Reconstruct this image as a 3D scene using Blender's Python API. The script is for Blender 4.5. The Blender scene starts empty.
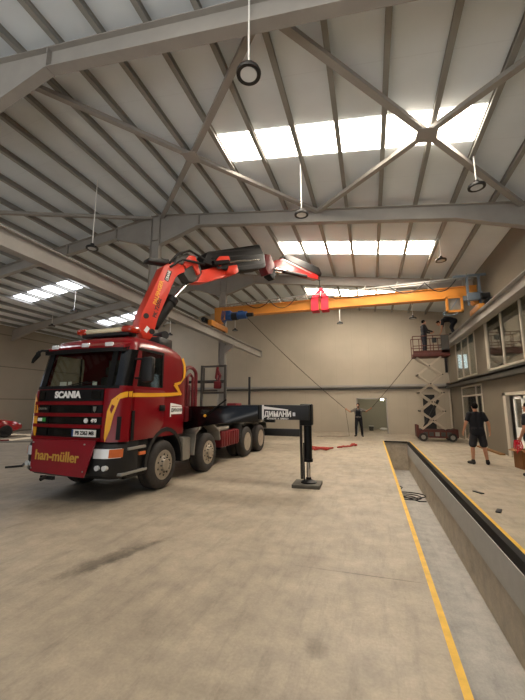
import bpy, bmesh, math, random
from mathutils import Vector, Matrix, Quaternion
random.seed(7)
V = Vector
SC = bpy.context.scene
COL = SC.collection

# ------------------------------------------------------------------ camera
CAM_H = 1.72; FPX = 345.0
cam = bpy.data.cameras.new('camera'); cam.sensor_fit = 'VERTICAL'; cam.sensor_height = 36.0
cam.lens = FPX / 700.0 * 36.0; cam.clip_start = 0.05; cam.clip_end = 200
camo = bpy.data.objects.new('camera', cam); COL.objects.link(camo)
camo.location = (0, 0, CAM_H)
camo.rotation_euler = (math.radians(90 + 8.896), 0, math.radians(17.26))
SC.camera = camo

# ------------------------------------------------------------------ world, sun, exposure
w = bpy.data.worlds.new('world'); SC.world = w; w.use_nodes = True
bgn = w.node_tree.nodes['Background']
wn = w.node_tree.nodes; wl = w.node_tree.links     # sky above; bright lower half added to light the roof from below
wtc = wn.new('ShaderNodeTexCoord'); wsx = wn.new('ShaderNodeSeparateXYZ'); wrp = wn.new('ShaderNodeValToRGB')
wl.new(wtc.outputs['Generated'], wsx.inputs[0]); wma = wn.new('ShaderNodeMapRange'); wl.new(wsx.outputs['Z'], wma.inputs['Value'])
wma.inputs['From Min'].default_value = -1; wl.new(wma.outputs[0], wrp.inputs['Fac'])
wrp.color_ramp.elements[0].position = .49; wrp.color_ramp.elements[1].position = .51
wrp.color_ramp.elements[0].color = (1.0, .98, .95, 1); wrp.color_ramp.elements[1].color = (.13, .15, .18, 1)
wl.new(wrp.outputs['Color'], bgn.inputs[0]); bgn.inputs[1].default_value = 2.5
SKY_R, SKY_L = (15.0, 18.0, 36.0, 20.0), 6.5   # daylight passed by the translucent roof sheets: sunny and shady pitch
sun = bpy.data.lights.new('sun', 'SUN'); sun.energy = 5.0; sun.angle = math.radians(1.0); sun.color = (1, .9, .74)
suno = bpy.data.objects.new('sun', sun); COL.objects.link(suno)
suno.rotation_euler = V((0.75, 0.10, -0.62)).to_track_quat('-Z', 'Y').to_euler()
SC.view_settings.view_transform = 'Standard'; SC.view_settings.look = 'None'
SC.view_settings.gamma = 1.0; SC.view_settings.use_curve_mapping = False
SC.view_settings.exposure = 0.0

# ------------------------------------------------------------------ materials
def lin(h):
    h = h.lstrip('#'); c = [int(h[i:i+2], 16) / 255 for i in (0, 2, 4)]
    return tuple((x / 12.92 if x <= .04045 else ((x + .055) / 1.055) ** 2.4) for x in c) + (1,)
def mat(name, col, rough=.5, metal=0, var=0.0, scale=6.0, bump=0.0, emit=None, es=0, coat=0, spec=None):
    m = bpy.data.materials.new(name); m.use_nodes = True; nt = m.node_tree; b = nt.nodes['Principled BSDF']
    c = lin(col) if isinstance(col, str) else col
    b.inputs['Base Color'].default_value = c; b.inputs['Roughness'].default_value = rough; b.inputs['Metallic'].default_value = metal
    if coat: b.inputs['Coat Weight'].default_value = coat; b.inputs['Coat Roughness'].default_value = .08
    if spec is not None: b.inputs['Specular IOR Level'].default_value = spec
    if var or bump:
        tc = nt.nodes.new('ShaderNodeTexCoord'); n = nt.nodes.new('ShaderNodeTexNoise')
        n.inputs['Scale'].default_value = scale; n.inputs['Detail'].default_value = 6; n.inputs['Roughness'].default_value = .6
        nt.links.new(tc.outputs['Object'], n.inputs['Vector'])
        if var:
            r = nt.nodes.new('ShaderNodeValToRGB')
            r.color_ramp.elements[0].position = .3; r.color_ramp.elements[1].position = .7
            r.color_ramp.elements[0].color = tuple(x * (1 - var) for x in c[:3]) + (1,)
            r.color_ramp.elements[1].color = tuple(min(1, x * (1 + var)) for x in c[:3]) + (1,)
            nt.links.new(n.outputs['Fac'], r.inputs['Fac']); nt.links.new(r.outputs['Color'], b.inputs['Base Color'])
        if bump:
            bp = nt.nodes.new('ShaderNodeBump'); bp.inputs['Strength'].default_value = bump; bp.inputs['Distance'].default_value = .02
            nt.links.new(n.outputs['Fac'], bp.inputs['Height']); nt.links.new(bp.outputs['Normal'], b.inputs['Normal'])
    if emit:
        b.inputs['Emission Color'].default_value = lin(emit); b.inputs['Emission Strength'].default_value = es
    return m

def concrete(name, c1, c2, stains=()):
    m = bpy.data.materials.new(name); m.use_nodes = True; nt = m.node_tree; N = nt.nodes; L = nt.links
    b = N['Principled BSDF']; tc = N.new('ShaderNodeTexCoord')
    def noise(s, d=6, r=.6, vec=None):
        n = N.new('ShaderNodeTexNoise'); n.inputs['Scale'].default_value = s; n.inputs['Detail'].default_value = d
        n.inputs['Roughness'].default_value = r; L.new(vec or tc.outputs['Object'], n.inputs['Vector']); return n
    def ramp(src, p0, p1, a, z):
        r = N.new('ShaderNodeValToRGB'); r.color_ramp.elements[0].position = p0; r.color_ramp.elements[1].position = p1
        r.color_ramp.elements[0].color = a; r.color_ramp.elements[1].color = z; L.new(src, r.inputs['Fac']); return r
    def mixc(t, fac, a, z):
        x = N.new('ShaderNodeMix'); x.data_type = 'RGBA'; x.blend_type = t
        if isinstance(fac, float): x.inputs['Factor'].default_value = fac
        else: L.new(fac, x.inputs['Factor'])
        L.new(a, x.inputs['A']); L.new(z, x.inputs['B']); return x.outputs['Result']
    big = ramp(noise(.55, 5).outputs['Fac'], .3, .7, lin(c1), lin(c2)).outputs['Color']
    mid = ramp(noise(3.2, 8, .7).outputs['Fac'], .3, .75, (.70, .70, .71, 1), (1.12, 1.11, 1.09, 1)).outputs['Color']
    c = mixc('MULTIPLY', 1.0, big, mid)
    mp = N.new('ShaderNodeMapping'); mp.inputs['Scale'].default_value = (2.2, .35, 1); mp.inputs['Rotation'].default_value = (0, 0, .25)
    L.new(tc.outputs['Object'], mp.inputs['Vector'])
    drag = ramp(noise(3.0, 8, .75, mp.outputs['Vector']).outputs['Fac'], .28, .5, (.60, .60, .61, 1), (1, 1, 1, 1)).outputs['Color']
    c = mixc('MULTIPLY', .7, c, drag)
    fine = ramp(noise(45, 3).outputs['Fac'], .35, .65, (.9, .9, .9, 1), (1.05, 1.05, 1.05, 1)).outputs['Color']
    c = mixc('MULTIPLY', .8, c, fine)
    # tyre scuffs and oil spots: soft ellipses broken up by noise
    for (x, y, rx, ry, rot, k) in stains:
        q = N.new('ShaderNodeMapping'); q.vector_type = 'TEXTURE'
        q.inputs['Location'].default_value = (x, y, 0); q.inputs['Scale'].default_value = (rx, ry, 1); q.inputs['Rotation'].default_value = (0, 0, rot)
        L.new(tc.outputs['Object'], q.inputs['Vector'])
        ln = N.new('ShaderNodeVectorMath'); ln.operation = 'LENGTH'; L.new(q.outputs['Vector'], ln.inputs[0])
        ad = N.new('ShaderNodeMath'); ad.operation = 'ADD'; L.new(ln.outputs['Value'], ad.inputs[0])
        ns = noise(5.0, 8, .75); sb = N.new('ShaderNodeMath'); sb.operation = 'MULTIPLY_ADD'
        L.new(ns.outputs['Fac'], sb.inputs[0]); sb.inputs[1].default_value = 2.0; sb.inputs[2].default_value = -1.0
        L.new(sb.outputs[0], ad.inputs[1])
        st = ramp(ad.outputs[0], .35, 1.0, (k, k, k, 1), (1, 1, 1, 1)).outputs['Color']
        c = mixc('MULTIPLY', 1.0, c, st)
    L.new(c, b.inputs['Base Color'])
    rr = ramp(noise(2.0, 5).outputs['Fac'], .3, .7, (.42, .42, .42, 1), (.62, .62, .62, 1)); L.new(rr.outputs['Color'], b.inputs['Roughness'])
    bp = N.new('ShaderNodeBump'); bp.inputs['Strength'].default_value = .12; bp.inputs['Distance'].default_value = .01
    L.new(noise(30, 6).outputs['Fac'], bp.inputs['Height']); L.new(bp.outputs['Normal'], b.inputs['Normal'])
    return m

def seamed(name, col, axis, pitch, dark=.8, rough=.55, width=.02, var=.05, spec=.3):
    """sandwich panels: a thin darker joint every `pitch` metres along `axis`"""
    m = mat(name, col, rough, spec=spec); nt = m.node_tree; N = nt.nodes; L = nt.links; b = N['Principled BSDF']
    tc = N.new('ShaderNodeTexCoord'); sx = N.new('ShaderNodeSeparateXYZ'); L.new(tc.outputs['Object'], sx.inputs[0])
    d = N.new('ShaderNodeMath'); d.operation = 'DIVIDE'; L.new(sx.outputs[axis], d.inputs[0]); d.inputs[1].default_value = pitch
    fr = N.new('ShaderNodeMath'); fr.operation = 'FRACT'; L.new(d.outputs[0], fr.inputs[0])
    lt = N.new('ShaderNodeMath'); lt.operation = 'LESS_THAN'; L.new(fr.outputs[0], lt.inputs[0]); lt.inputs[1].default_value = width / pitch
    nz = N.new('ShaderNodeTexNoise'); nz.inputs['Scale'].default_value = .8; nz.inputs['Detail'].default_value = 5; L.new(tc.outputs['Object'], nz.inputs['Vector'])
    rp = N.new('ShaderNodeValToRGB'); c = lin(col)
    rp.color_ramp.elements[0].position = .3; rp.color_ramp.elements[1].position = .7
    rp.color_ramp.elements[0].color = tuple(x * (1 - var) for x in c[:3]) + (1,); rp.color_ramp.elements[1].color = tuple(x * (1 + var) for x in c[:3]) + (1,)
    L.new(nz.outputs['Fac'], rp.inputs['Fac'])
    mx = N.new('ShaderNodeMix'); mx.data_type = 'RGBA'; mx.blend_type = 'MULTIPLY'; L.new(lt.outputs[0], mx.inputs['Factor'])
    L.new(rp.outputs['Color'], mx.inputs['A']); mx.inputs['B'].default_value = (dark, dark, dark, 1)
    L.new(mx.outputs['Result'], b.inputs['Base Color'])
    return m

def glass(name, tint, alpha=.35, rough=.02):
    m = bpy.data.materials.new(name); m.use_nodes = True; nt = m.node_tree; N = nt.nodes; L = nt.links
    for n in list(N):
        if n.type != 'OUTPUT_MATERIAL': N.remove(n)
    out = [n for n in N if n.type == 'OUTPUT_MATERIAL'][0]
    t = N.new('ShaderNodeBsdfTransparent'); t.inputs[0].default_value = lin(tint)
    g = N.new('ShaderNodeBsdfGlossy'); g.inputs['Roughness'].default_value = rough; g.inputs['Color'].default_value = (.9, .9, .9, 1)
    lw = N.new('ShaderNodeLayerWeight'); lw.inputs['Blend'].default_value = .5      # facing = 1 - |cos|, the same from both sides
    pw = N.new('ShaderNodeMath'); pw.operation = 'POWER'; L.new(lw.outputs['Facing'], pw.inputs[0]); pw.inputs[1].default_value = 5.0
    ad = N.new('ShaderNodeMath'); ad.operation = 'MULTIPLY_ADD'; L.new(pw.outputs[0], ad.inputs[0]); ad.inputs[1].default_value = 1 - alpha; ad.inputs[2].default_value = alpha
    mx = N.new('ShaderNodeMixShader'); L.new(ad.outputs[0], mx.inputs[0]); L.new(t.outputs[0], mx.inputs[1]); L.new(g.outputs[0], mx.inputs[2])
    L.new(mx.outputs[0], out.inputs[0]); return m

M = {}
M['floor'] = concrete('floor_concrete', '#a79b89', '#c0b39e', [(-2.92, 3.45, .16, .7, -.27, .5), (-2.75, 3.75, .08, .6, -.30, .55), (-.45, 2.75, .1, .12, 0, .7), (-1.0, 2.2, .7, .12, .2, .85), (-.1, 3.96, .85, .012, 0, .55), (-.9, 4.2, 1.1, .05, .1, .9)])
M['pit'] = concrete('pit_concrete', '#b8ab97', '#c2b5a1')
M['pit_floor'] = concrete('pit_floor_concrete', '#b0ada7', '#bbb8b1')
M['wall'] = seamed('wall_panel_vertical', '#b3a896', 0, 1.0, .93)
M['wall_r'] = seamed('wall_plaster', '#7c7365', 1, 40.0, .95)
M['wall_l'] = seamed('wall_panel_horizontal', '#a39a8a', 2, 2.0, .55, width=.06)
M['roof'] = seamed('roof_panel', '#e3ebf1', 1, 1.1, .95)
M['steel'] = mat('primed_steel', '#9b9791', .55, var=.08, scale=2)
M['purlin'] = mat('purlin_steel', '#8e8d88', .55, var=.1, scale=2)
for i_, e_ in enumerate(SKY_R): M['skylight%d' % i_] = mat('skylight_sheet', '#ffffff', .5, emit='#fff1de', es=e_)
M['skylight_l'] = mat('skylight_sheet_shady', '#ffffff', .5, emit='#f6f8ff', es=SKY_L)
M['yellow_line'] = mat('yellow_floor_paint', '#e6b63c', .55, var=.15, scale=8)
M['white_paint'] = mat('white_window_frame', '#c9bfae', .45)
M['glass'] = glass('window_glass', '#e2e4de', .16)
M['dark'] = mat('dark_metal', '#1c1c1d', .45)
M['rail'] = mat('dark_rail', '#3c3a36', .5)
M['red'] = mat('truck_red', '#7c0512', .32, coat=.35, spec=.3, var=.04, scale=3)
M['red_dk'] = mat('dark_red_paint', '#6b1118', .5, var=.15, scale=5)
M['crane_red'] = mat('crane_red', '#d83c28', .38, var=.08, scale=3)
M['strap'] = mat('dull_red_strap', '#a4372e', .8)
M['sling'] = mat('red_sling', '#d8203a', .7)
M['yellow'] = mat('stripe_yellow', '#f2b02a', .4)
M['gold'] = mat('gold_lettering', '#d2a54c', .4)
M['black'] = mat('black_plastic', '#070708', .55, spec=.3)
M['black_gl'] = mat('black_gloss', '#0a0a0b', .18)
M['anthracite'] = mat('anthracite_plastic', '#161617', .5)
M['rubber'] = mat('tyre_rubber', '#332f2c', .8, var=.25, scale=9)
M['rim'] = mat('dusty_rim', '#a89d8c', .5, metal=.35, var=.15, scale=8)
M['chrome'] = mat('chrome', '#c8c8c8', .15, metal=1)
M['alu'] = mat('alu', '#a8a8a4', .35, metal=.7)
M['grey'] = mat('grey_plastic', '#8f8a80', .5, var=.1)
M['grey_dk'] = mat('dark_grey', '#45433f', .5)
M['white'] = mat('white_paint', '#f6f5f1', .4)
M['cream'] = mat('cream_plastic', '#d8cfae', .4)
M['lamp_glass'] = mat('lamp_lens', '#dfe3e6', .1, coat=1)
M['orange_lens'] = mat('orange_lens', '#cf6d3c', .2, coat=.5)
M['red_lens'] = mat('red_beacon', '#a8301c', .2, coat=.5)
M['green'] = mat('green_sticker', '#3f9a4a', .5)
M['crane_orange'] = mat('bridge_crane_orange', '#cf8733', .45, var=.06, scale=2)
M['blue'] = mat('hoist_blue', '#2b4f86', .45, var=.1)
M['pit_band'] = mat('pit_band_grey', '#bdbab3', .6, var=.05)
M['blue_lt'] = mat('hoist_light_blue', '#6c7883', .5)
M['hose'] = mat('black_hose', '#121213', .55)
M['lift_red'] = mat('lift_rust_red', '#5a2a22', .6, var=.2, scale=5)
M['lift_arm'] = mat('lift_arm_cream', '#c2b6a2', .5, var=.08)
M['skin'] = mat('skin', '#b98566', .55)
M['hair'] = mat('dark_hair', '#120e0c', .9, spec=.1)
M['cl_black'] = mat('black_cloth', '#101118', .85)
M['cl_short'] = mat('charcoal_cloth', '#26262a', .85)
M['cl_navy'] = mat('navy_cloth', '#14161f', .85)
M['cl_grey'] = mat('grey_cloth', '#77716a', .85)
M['shoe'] = mat('shoe', '#191512', .6)
M['sole'] = mat('shoe_sole', '#8a8178', .6)
M['wood'] = mat('plank_wood', '#8a6238', .65, var=.2, scale=6)
M['crate'] = mat('cardboard_brown', '#86592e', .7, var=.12, scale=5)
M['car_red'] = mat('car_red', '#a3121b', .2, coat=.8)
M['glass_dk'] = glass('cab_glass', '#dfe3da', .06)
M['glass_car'] = mat('car_glass', '#0b0d10', .08)
M['seat'] = mat('seat_cloth', '#3a3836', .85)
M['rope'] = mat('rope', '#3a342c', .8)
M['room'] = mat('back_room_wall', '#bdb9a8', .6)
M['lit_window'] = mat('lit_office_window', '#dff2ff', .5, emit='#d8eefc', es=2.2)
M['tube_light'] = mat('room_lamp', '#ffffff', .5, emit='#fff6e0', es=26.0)
M['office'] = mat('office_wall', '#c0b9aa', .7)

# ------------------------------------------------------------------ mesh builder
class MB:
    def __init__(s): s.bm = bmesh.new(); s.mi = 0
    def _f(s, vs):
        try:
            f = s.bm.faces.new(vs); f.material_index = s.mi; return f
        except ValueError: return None
    def box(s, a, b, bev=0):
        a, b = V(a), V(b); c = (a + b) / 2; h = (b - a) / 2
        return s.obox(c, (V((1,0,0)), V((0,1,0)), V((0,0,1))), (abs(h.x), abs(h.y), abs(h.z)), bev)
    def obox(s, c, ax, h, bev=0):
        c = V(c); vs = []
        for i in (-1, 1):
            for j in (-1, 1):
                for k in (-1, 1): vs.append(s.bm.verts.new(c + ax[0]*h[0]*i + ax[1]*h[1]*j + ax[2]*h[2]*k))
        fs = [s._f([vs[i] for i in q]) for q in ((0,1,3,2),(4,6,7,5),(0,4,5,1),(2,3,7,6),(0,2,6,4),(1,5,7,3))]
        if bev:
            es = list({e for f in fs for e in f.edges})
            r = bmesh.ops.bevel(s.bm, geom=es, offset=bev, segments=2, profile=.5, affect='EDGES')
            for f in r['faces']: f.material_index = s.mi
        return s
    def bar(s, p, q, wd, ht, up=(0,0,1), bev=0):
        p, q = V(p), V(q); d = (q - p).normalized(); u = V(up); n = d.cross(u)
        if n.length < 1e-4: n = d.cross(V((1,0,0)))
        n.normalize(); u = n.cross(d).normalized()
        return s.obox((p+q)/2, (d, n, u), ((q-p).length/2, wd/2, ht/2), bev)
    def prism(s, pts, vec, bev=0):
        vec = V(vec); pts = [V(p) for p in pts]
        a = [s.bm.verts.new(p) for p in pts]; b = [s.bm.verts.new(p + vec) for p in pts]; n = len(pts)
        fs = [s._f(list(reversed(a))), s._f(b)] + [s._f((a[i], a[(i+1) % n], b[(i+1) % n], b[i])) for i in range(n)]
        if bev:
            es = list({e for f in fs if f for e in f.edges})
            r = bmesh.ops.bevel(s.bm, geom=es, offset=bev, segments=2, profile=.5, affect='EDGES')
            for f in r['faces']: f.material_index = s.mi
        return s
    def rings(s, rs, cap=True, closed=False):
        R = [[s.bm.verts.new(V(p)) for p in r] for r in rs]; n = len(R[0])
        rng = range(len(R) if closed else len(R) - 1)
        for i in rng:
            A, B = R[i], R[(i+1) % len(R)]
            for j in range(n): s._f((A[j], A[(j+1) % n], B[(j+1) % n], B[j]))
        if cap and not closed: s._f(list(reversed(R[0]))); s._f(R[-1])
        return s
    @staticmethod
    def frame(d):
        d = V(d).normalized(); a = d.cross(V((0,0,1)))
        if a.length < 1e-3: a = d.cross(V((1,0,0)))
        a.normalize(); return d, a, d.cross(a).normalized()
    def tube(s, p, q, r, r2=None, n=12):
        p, q = V(p), V(q); d, a, b = s.frame(q - p); r2 = r if r2 is None else r2
        cs = [(math.cos(2*math.pi*k/n), math.sin(2*math.pi*k/n)) for k in range(n)]
        return s.rings([[p + (a*c + b*t)*r for c, t in cs], [q + (a*c + b*t)*r2 for c, t in cs]])
    def path(s, pts, r, n=7, closed=False):
        pts = [V(p) for p in pts]; rs = []; m = len(pts); pa = None
        cs = [(math.cos(2*math.pi*k/n), math.sin(2*math.pi*k/n)) for k in range(n)]
        for i, p in enumerate(pts):
            if closed: d = pts[(i+1) % m] - pts[i-1]
            else: d = pts[min(i+1, m-1)] - pts[max(i-1, 0)]
            d.normalize()
            if pa is None: _, a, b = s.frame(d)
            else:
                a = pa - d * pa.dot(d)
                if a.length < 1e-4: _, a, b = s.frame(d)
                a.normalize(); b = d.cross(a).normalized()
            pa = a; rs.append([p + (a*c + b*t)*r for c, t in cs])
        return s.rings(rs, True, closed)
    def lathe(s, prof, o, axis, n=24):
        """prof: (radius, distance along axis) pairs"""
        o = V(o); d, a, b = s.frame(axis)
        cs = [(math.cos(2*math.pi*k/n), math.sin(2*math.pi*k/n)) for k in range(n)]
        return s.rings([[o + d*t + (a*c + b*z)*max(r, 1e-4) for c, z in cs] for r, t in prof])
    def ball(s, c, r, sc=(1,1,1), n=12, mtx=None):
        c = V(c); rs = []
        for i in range(n//2 + 1):
            th = math.pi * i / (n//2); z = -math.cos(th); q = max(math.sin(th), .002)
            ring = []
            for k in range(n):
                v = V((q*math.cos(2*math.pi*k/n)*r*sc[0], q*math.sin(2*math.pi*k/n)*r*sc[1], z*r*sc[2]))
                ring.append(c + (mtx @ v if mtx else v))
            rs.append(ring)
        return s.rings(rs)
    def capsule(s, p, q, r1, r2, n=12, flat=None):
        p, q = V(p), V(q); d = q - p
        if d.length < 1e-5: return s.ball(p, max(r1, r2), n=n)
        d, a, b = s.frame(d); rs = []; L = (q-p).length
        fa, fb = flat or (1, 1)
        ns = 5; prof = []
        for i in range(ns): th = math.pi/2 * (1 - i/ns); prof.append((-r1*math.sin(th), max(r1*math.cos(th), .0008)))
        prof.append((0, r1)); prof.append((L, r2))
        for i in range(1, ns+1): th = math.pi/2*i/ns; prof.append((L + r2*math.sin(th), max(r2*math.cos(th), .0008)))
        for t, r in prof: rs.append([p + d*t + (a*math.cos(2*math.pi*k/n)*fa + b*math.sin(2*math.pi*k/n)*fb)*r for k in range(n)])
        return s.rings(rs)
    def mesh(s, name, angle=38):
        bm = s.bm; bmesh.ops.recalc_face_normals(bm, faces=bm.faces)
        ca = math.radians(angle)
        for f in bm.faces: f.smooth = True
        for e in bm.edges:
            if len(e.link_faces) == 2 and e.calc_face_angle(0) > ca: e.smooth = False
        me = bpy.data.meshes.new(name); bm.to_mesh(me); bm.free(); return me
    def build(s, name, mats, parent=None, base=False, angle=38):
        if base and parent is None:
            vs = s.bm.verts; xs = [v.co.x for v in vs]; ys = [v.co.y for v in vs]; zs = [v.co.z for v in vs]
            o = V(((min(xs)+max(xs))/2, (min(ys)+max(ys))/2, min(zs)))
            for v in vs: v.co -= o
        else: o = V((0,0,0))
        me = s.mesh(name, angle)
        if not isinstance(mats, (list, tuple)): mats = [mats]
        for m in mats: me.materials.append(M[m] if isinstance(m, str) else m)
        ob = bpy.data.objects.new(name, me); COL.objects.link(ob); ob.location = o
        if parent is not None: ob.parent = parent
        return ob

def empty(name, loc, rz=0):
    o = bpy.data.objects.new(name, None); COL.objects.link(o); o.empty_display_size = .2
    o.location = loc; o.rotation_euler = (0, 0, rz); return o
def tag(o, label, cat, group=None):
    o['label'] = label; o['category'] = cat
    if group: o['group'] = group
    return o
def struct(o): o['kind'] = 'structure'; return o
def plabel(o, t): o['label'] = t; return o
def dup(o, parent=None):
    c = o.copy(); COL.objects.link(c)
    if parent is not None: c.parent = parent
    for ch in [x for x in bpy.data.objects if x.parent == o]: dup(ch, c)
    return c
def bx(name, a, b, m, parent=None, bev=0, base=False): return MB().box(a, b, bev).build(name, m, parent, base)
def text_mesh(name, txt, size, m, parent, loc, xdir, up, depth=.006, bold=0.0, squash=1.0, center=True, shear=0.0):
    cu = bpy.data.curves.new('lettering', 'FONT'); cu.body = txt; cu.size = size; cu.extrude = depth/2; cu.offset = bold; cu.shear = shear
    cu.align_x = 'CENTER' if center else 'LEFT'; cu.align_y = 'CENTER'
    t = bpy.data.objects.new('lettering', cu); COL.objects.link(t)
    dg = bpy.context.evaluated_depsgraph_get(); dg.update()
    me = bpy.data.meshes.new_from_object(t.evaluated_get(dg)); bpy.data.objects.remove(t)
    me.name = name
    x = V(xdir).normalized(); u = V(up); u = (u - x*u.dot(x)).normalized(); n = x.cross(u)
    R = Matrix((x*squash, u, n)).transposed().to_4x4(); R.translation = V(loc)
    me.transform(R); me.materials.clear(); me.materials.append(M[m])
    ob = bpy.data.objects.new(name, me); COL.objects.link(ob)
    if parent is not None: ob.parent = parent
    return ob

# ------------------------------------------------------------------ the hall
RX = -7.12                       # ridge / column line
XL, XR, YF, YB = -21.8, 4.35, -4.0, 22.05
def roofz(x): return 8.64 - .138*abs(x - RX)
PX0, PX1, PY1, PZ = .50, 1.53, 17.72, -1.28   # the inspection pit

# floor (with the pit left open)
f = MB()
f.box((XL-6, YF-2, -.2), (PX0, YB+.3, 0)); f.box((PX1+.09, YF-2, -.2), (XR+4.5, YB+.3, 0)); f.box((PX0, PY1, -.2), (PX1+.09, YB+.3, 0)); f.box((PX0-2, YB+.3, -.2), (PX1+2, YB+6, 0))
struct(f.build('floor', 'floor'))
f = MB(); f.box((PX0-.25, YF, PZ-.2), (PX1+.35, PY1+.3, PZ)); struct(f.build('floor_pit', 'pit_floor'))
f = MB(); f.box((PX0-.25, YF, PZ), (PX0, PY1+.25, -.2)); struct(f.build('wall_pit_left', 'pit'))
f = MB(); f.box((PX1, YF, PZ), (PX1+.35, PY1+.25, -.20)); struct(f.build('wall_pit_right', 'pit'))
f = MB(); f.box((PX0, PY1, PZ), (PX1, PY1+.25, -.2)); struct(f.build('wall_pit_end', 'pit'))
f = MB(); f.box((PX1-.012, YF, -.60), (PX1+.012, PY1, -.15)); struct(f.build('trim_pit_upper', 'pit_band'))
f = MB(); f.box((PX1+.0, YF, -.15), (PX1+.09, PY1+.0, -.002)); f.box((PX0, PY1-.05, -.05), (PX1, PY1, .004)); struct(f.build('trim_pit_edge', 'black'))
f = MB(); f.box((PX0-.055, YF, 0), (PX0, PY1, .003)); struct(f.build('trim_yellow_left', 'yellow_line'))
f = MB(); f.box((PX1+.09, YF, 0), (PX1+.14, PY1, .003)); struct(f.build('trim_yellow_right', 'yellow_line'))

# walls
f = MB()
DX0, DX1, DZ = -.80, .86, 2.02
f.box((XL, YB, 0), (DX0, YB+.2, 10)); f.box((DX1, YB, 0), (XR+.2, YB+.2, 10)); f.box((DX0, YB, DZ), (DX1, YB+.2, 10))
struct(f.build('wall_back', 'wall'))
f = MB(); f.box((XL-.2, 15.2, 0), (XL, YB+.2, 8)); f.box((XL-.2, YF, 0), (XL, 9.0, 8)); f.box((XL-.2, 9.0, 4.6), (XL, 15.2, 8)); struct(f.build('wall_left', 'wall_l'))
struct(bx('wall_front', (XL-.2, YF-.2, 0), (-9.0, YF, 9), 'wall_l'))  # unseen end wall, added to keep the left side of the hall darker
f = MB()
f.box((DX0-.6, YB+4, 0), (DX1+.6, YB+4.2, 3)); f.box((DX0-.8, YB+.2, 0), (DX0-.6, YB+4.2, 3)); f.box((DX1+.6, YB+.2, 0), (DX1+.8, YB+4.2, 3)); f.box((DX0-.8, YB+.2, 3), (DX1+.8, YB+4.2, 3.1))
struct(f.build('wall_back_room', 'room'))
f = MB(); fr = .06
f.box((DX0-fr, YB-.03, 0), (DX0, YB+.2, DZ+fr)); f.box((DX1, YB-.03, 0), (DX1+fr, YB+.2, DZ+fr)); f.box((DX0-fr, YB-.03, DZ), (DX1+fr, YB+.2, DZ+fr))
struct(f.build('door_1', 'steel'))
# right wall with its openings
W1 = (4.0, 15.1, 2.95, 4.9); W2 = (16.5, 19.95, 2.95, 4.85); D1 = (16.15, 19.45, 0, 2.55); D2 = (10.2, 13.8, 0, 2.1)
f = MB(); X0, X1 = XR, XR+.06
f.box((X0, YF, 4.9), (X1, YB, 8.5)); f.box((X0, YF, 2.55), (X1, YB, 2.95))
for a, b in ((YF, W1[0]), (W1[1], W2[0]), (W2[1], YB)): f.box((X0, a, 2.95), (X1, b, 4.9))
for a, b in ((YF, D2[0]), (D2[1], D1[0]), (D1[1], YB)): f.box((X0, a, 0), (X1, b, 2.55))
f.box((X0, D2[0], 2.1), (X1, D2[1], 2.55)); f.box((X0, W2[0], 4.85), (X1, W2[1], 4.9))
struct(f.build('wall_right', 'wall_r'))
f = MB(); f.box((XR+3.5, YF, 0), (XR+3.6, YB, 5.2)); f.box((XR+.06, YF, 2.7), (XR+3.5, YB, 2.8)); f.box((XR+.06, YF, 5.2), (XR+3.6, YB, 5.3)); f.box((XR+.06, 15.7, 0), (XR+3.5, 15.8, 5.2)); f.box((XR+.06, YB-.1, 0), (XR+3.5, YB, 5.2))
struct(f.build('wall_office', 'office'))

def window(name, y0, y1, z0, z1, mulls, trans=(), depth=.03, fw=.07, gl='glass', jamb=0):
    r = MB(); a, b = XR-.03, XR+depth
    r.box((a, y0, z0), (b, y0+fw, z1)); r.box((a, y1-fw-jamb, z0), (b, y1, z1)); r.box((a, y0, z1-fw), (b, y1, z1)); r.box((a, y0, z0), (b, y1, z0+fw))
    for y in mulls: r.box((a, y-fw/2, z0), (b, y+fw/2, z1))
    for z in trans: r.box((a, y0, z-fw/2), (b, y1, z+fw/2))
    o = struct(r.build(name, 'white_paint'))
    g = MB(); g.box((XR+.0, y0+.02, z0+.02), (XR+.012, y1-.02, z1-.02)); g.build('pane', gl, o)
    return o
window('window_1', *W1, mulls=(13.35, 11.75, 10.1, 8.4, 6.6), jamb=.16)
window('window_2', *W2, mulls=(17.55, 18.75))
o = window('window_3', *D1, mulls=(17.0,), trans=(2.1,))
# door_2: a white door leaf with two narrow lights, open frame beside it
r = MB(); a, b = XR-.04, XR+.07
r.box((a, D2[0], 0), (b, D2[0]+.12, D2[3])); r.box((a, D2[1]-.25, 0), (b, D2[1], D2[3])); r.box((a, D2[0], D2[3]-.1), (b, D2[1], D2[3]))
d = struct(r.build('door_2', 'white_paint'))
r = MB(); y0, y1 = 11.6, 13.05
r.box((XR+.0, y0, .02), (XR+.05, y1, 1.0)); r.box((XR+.0, y0, 1.0), (XR+.05, y0+.12, 1.98)); r.box((XR+.0, y1-.12, 1.0), (XR+.05, y1, 1.98)); r.box((XR+.0, (y0+y1)/2-.1, 1.0), (XR+.05, (y0+y1)/2+.1, 1.98)); r.box((XR+.0, y0, 1.88), (XR+.05, y1, 1.98))
r.build('door_leaf', 'white', d); bx('pane', (XR+.02, y0+.05, 1.0), (XR+.03, y1-.05, 1.9), 'glass', d)
# daylit window of the office behind window_2
struct(bx('window_4', (XR+3.46, 21.2, 3.4), (XR+3.49, 22.0, 4.6), 'lit_window'))
struct(bx('window_5', (4.74, YB-.14, 3.72), (5.3, YB-.11, 4.5), 'lit_window'))

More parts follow.
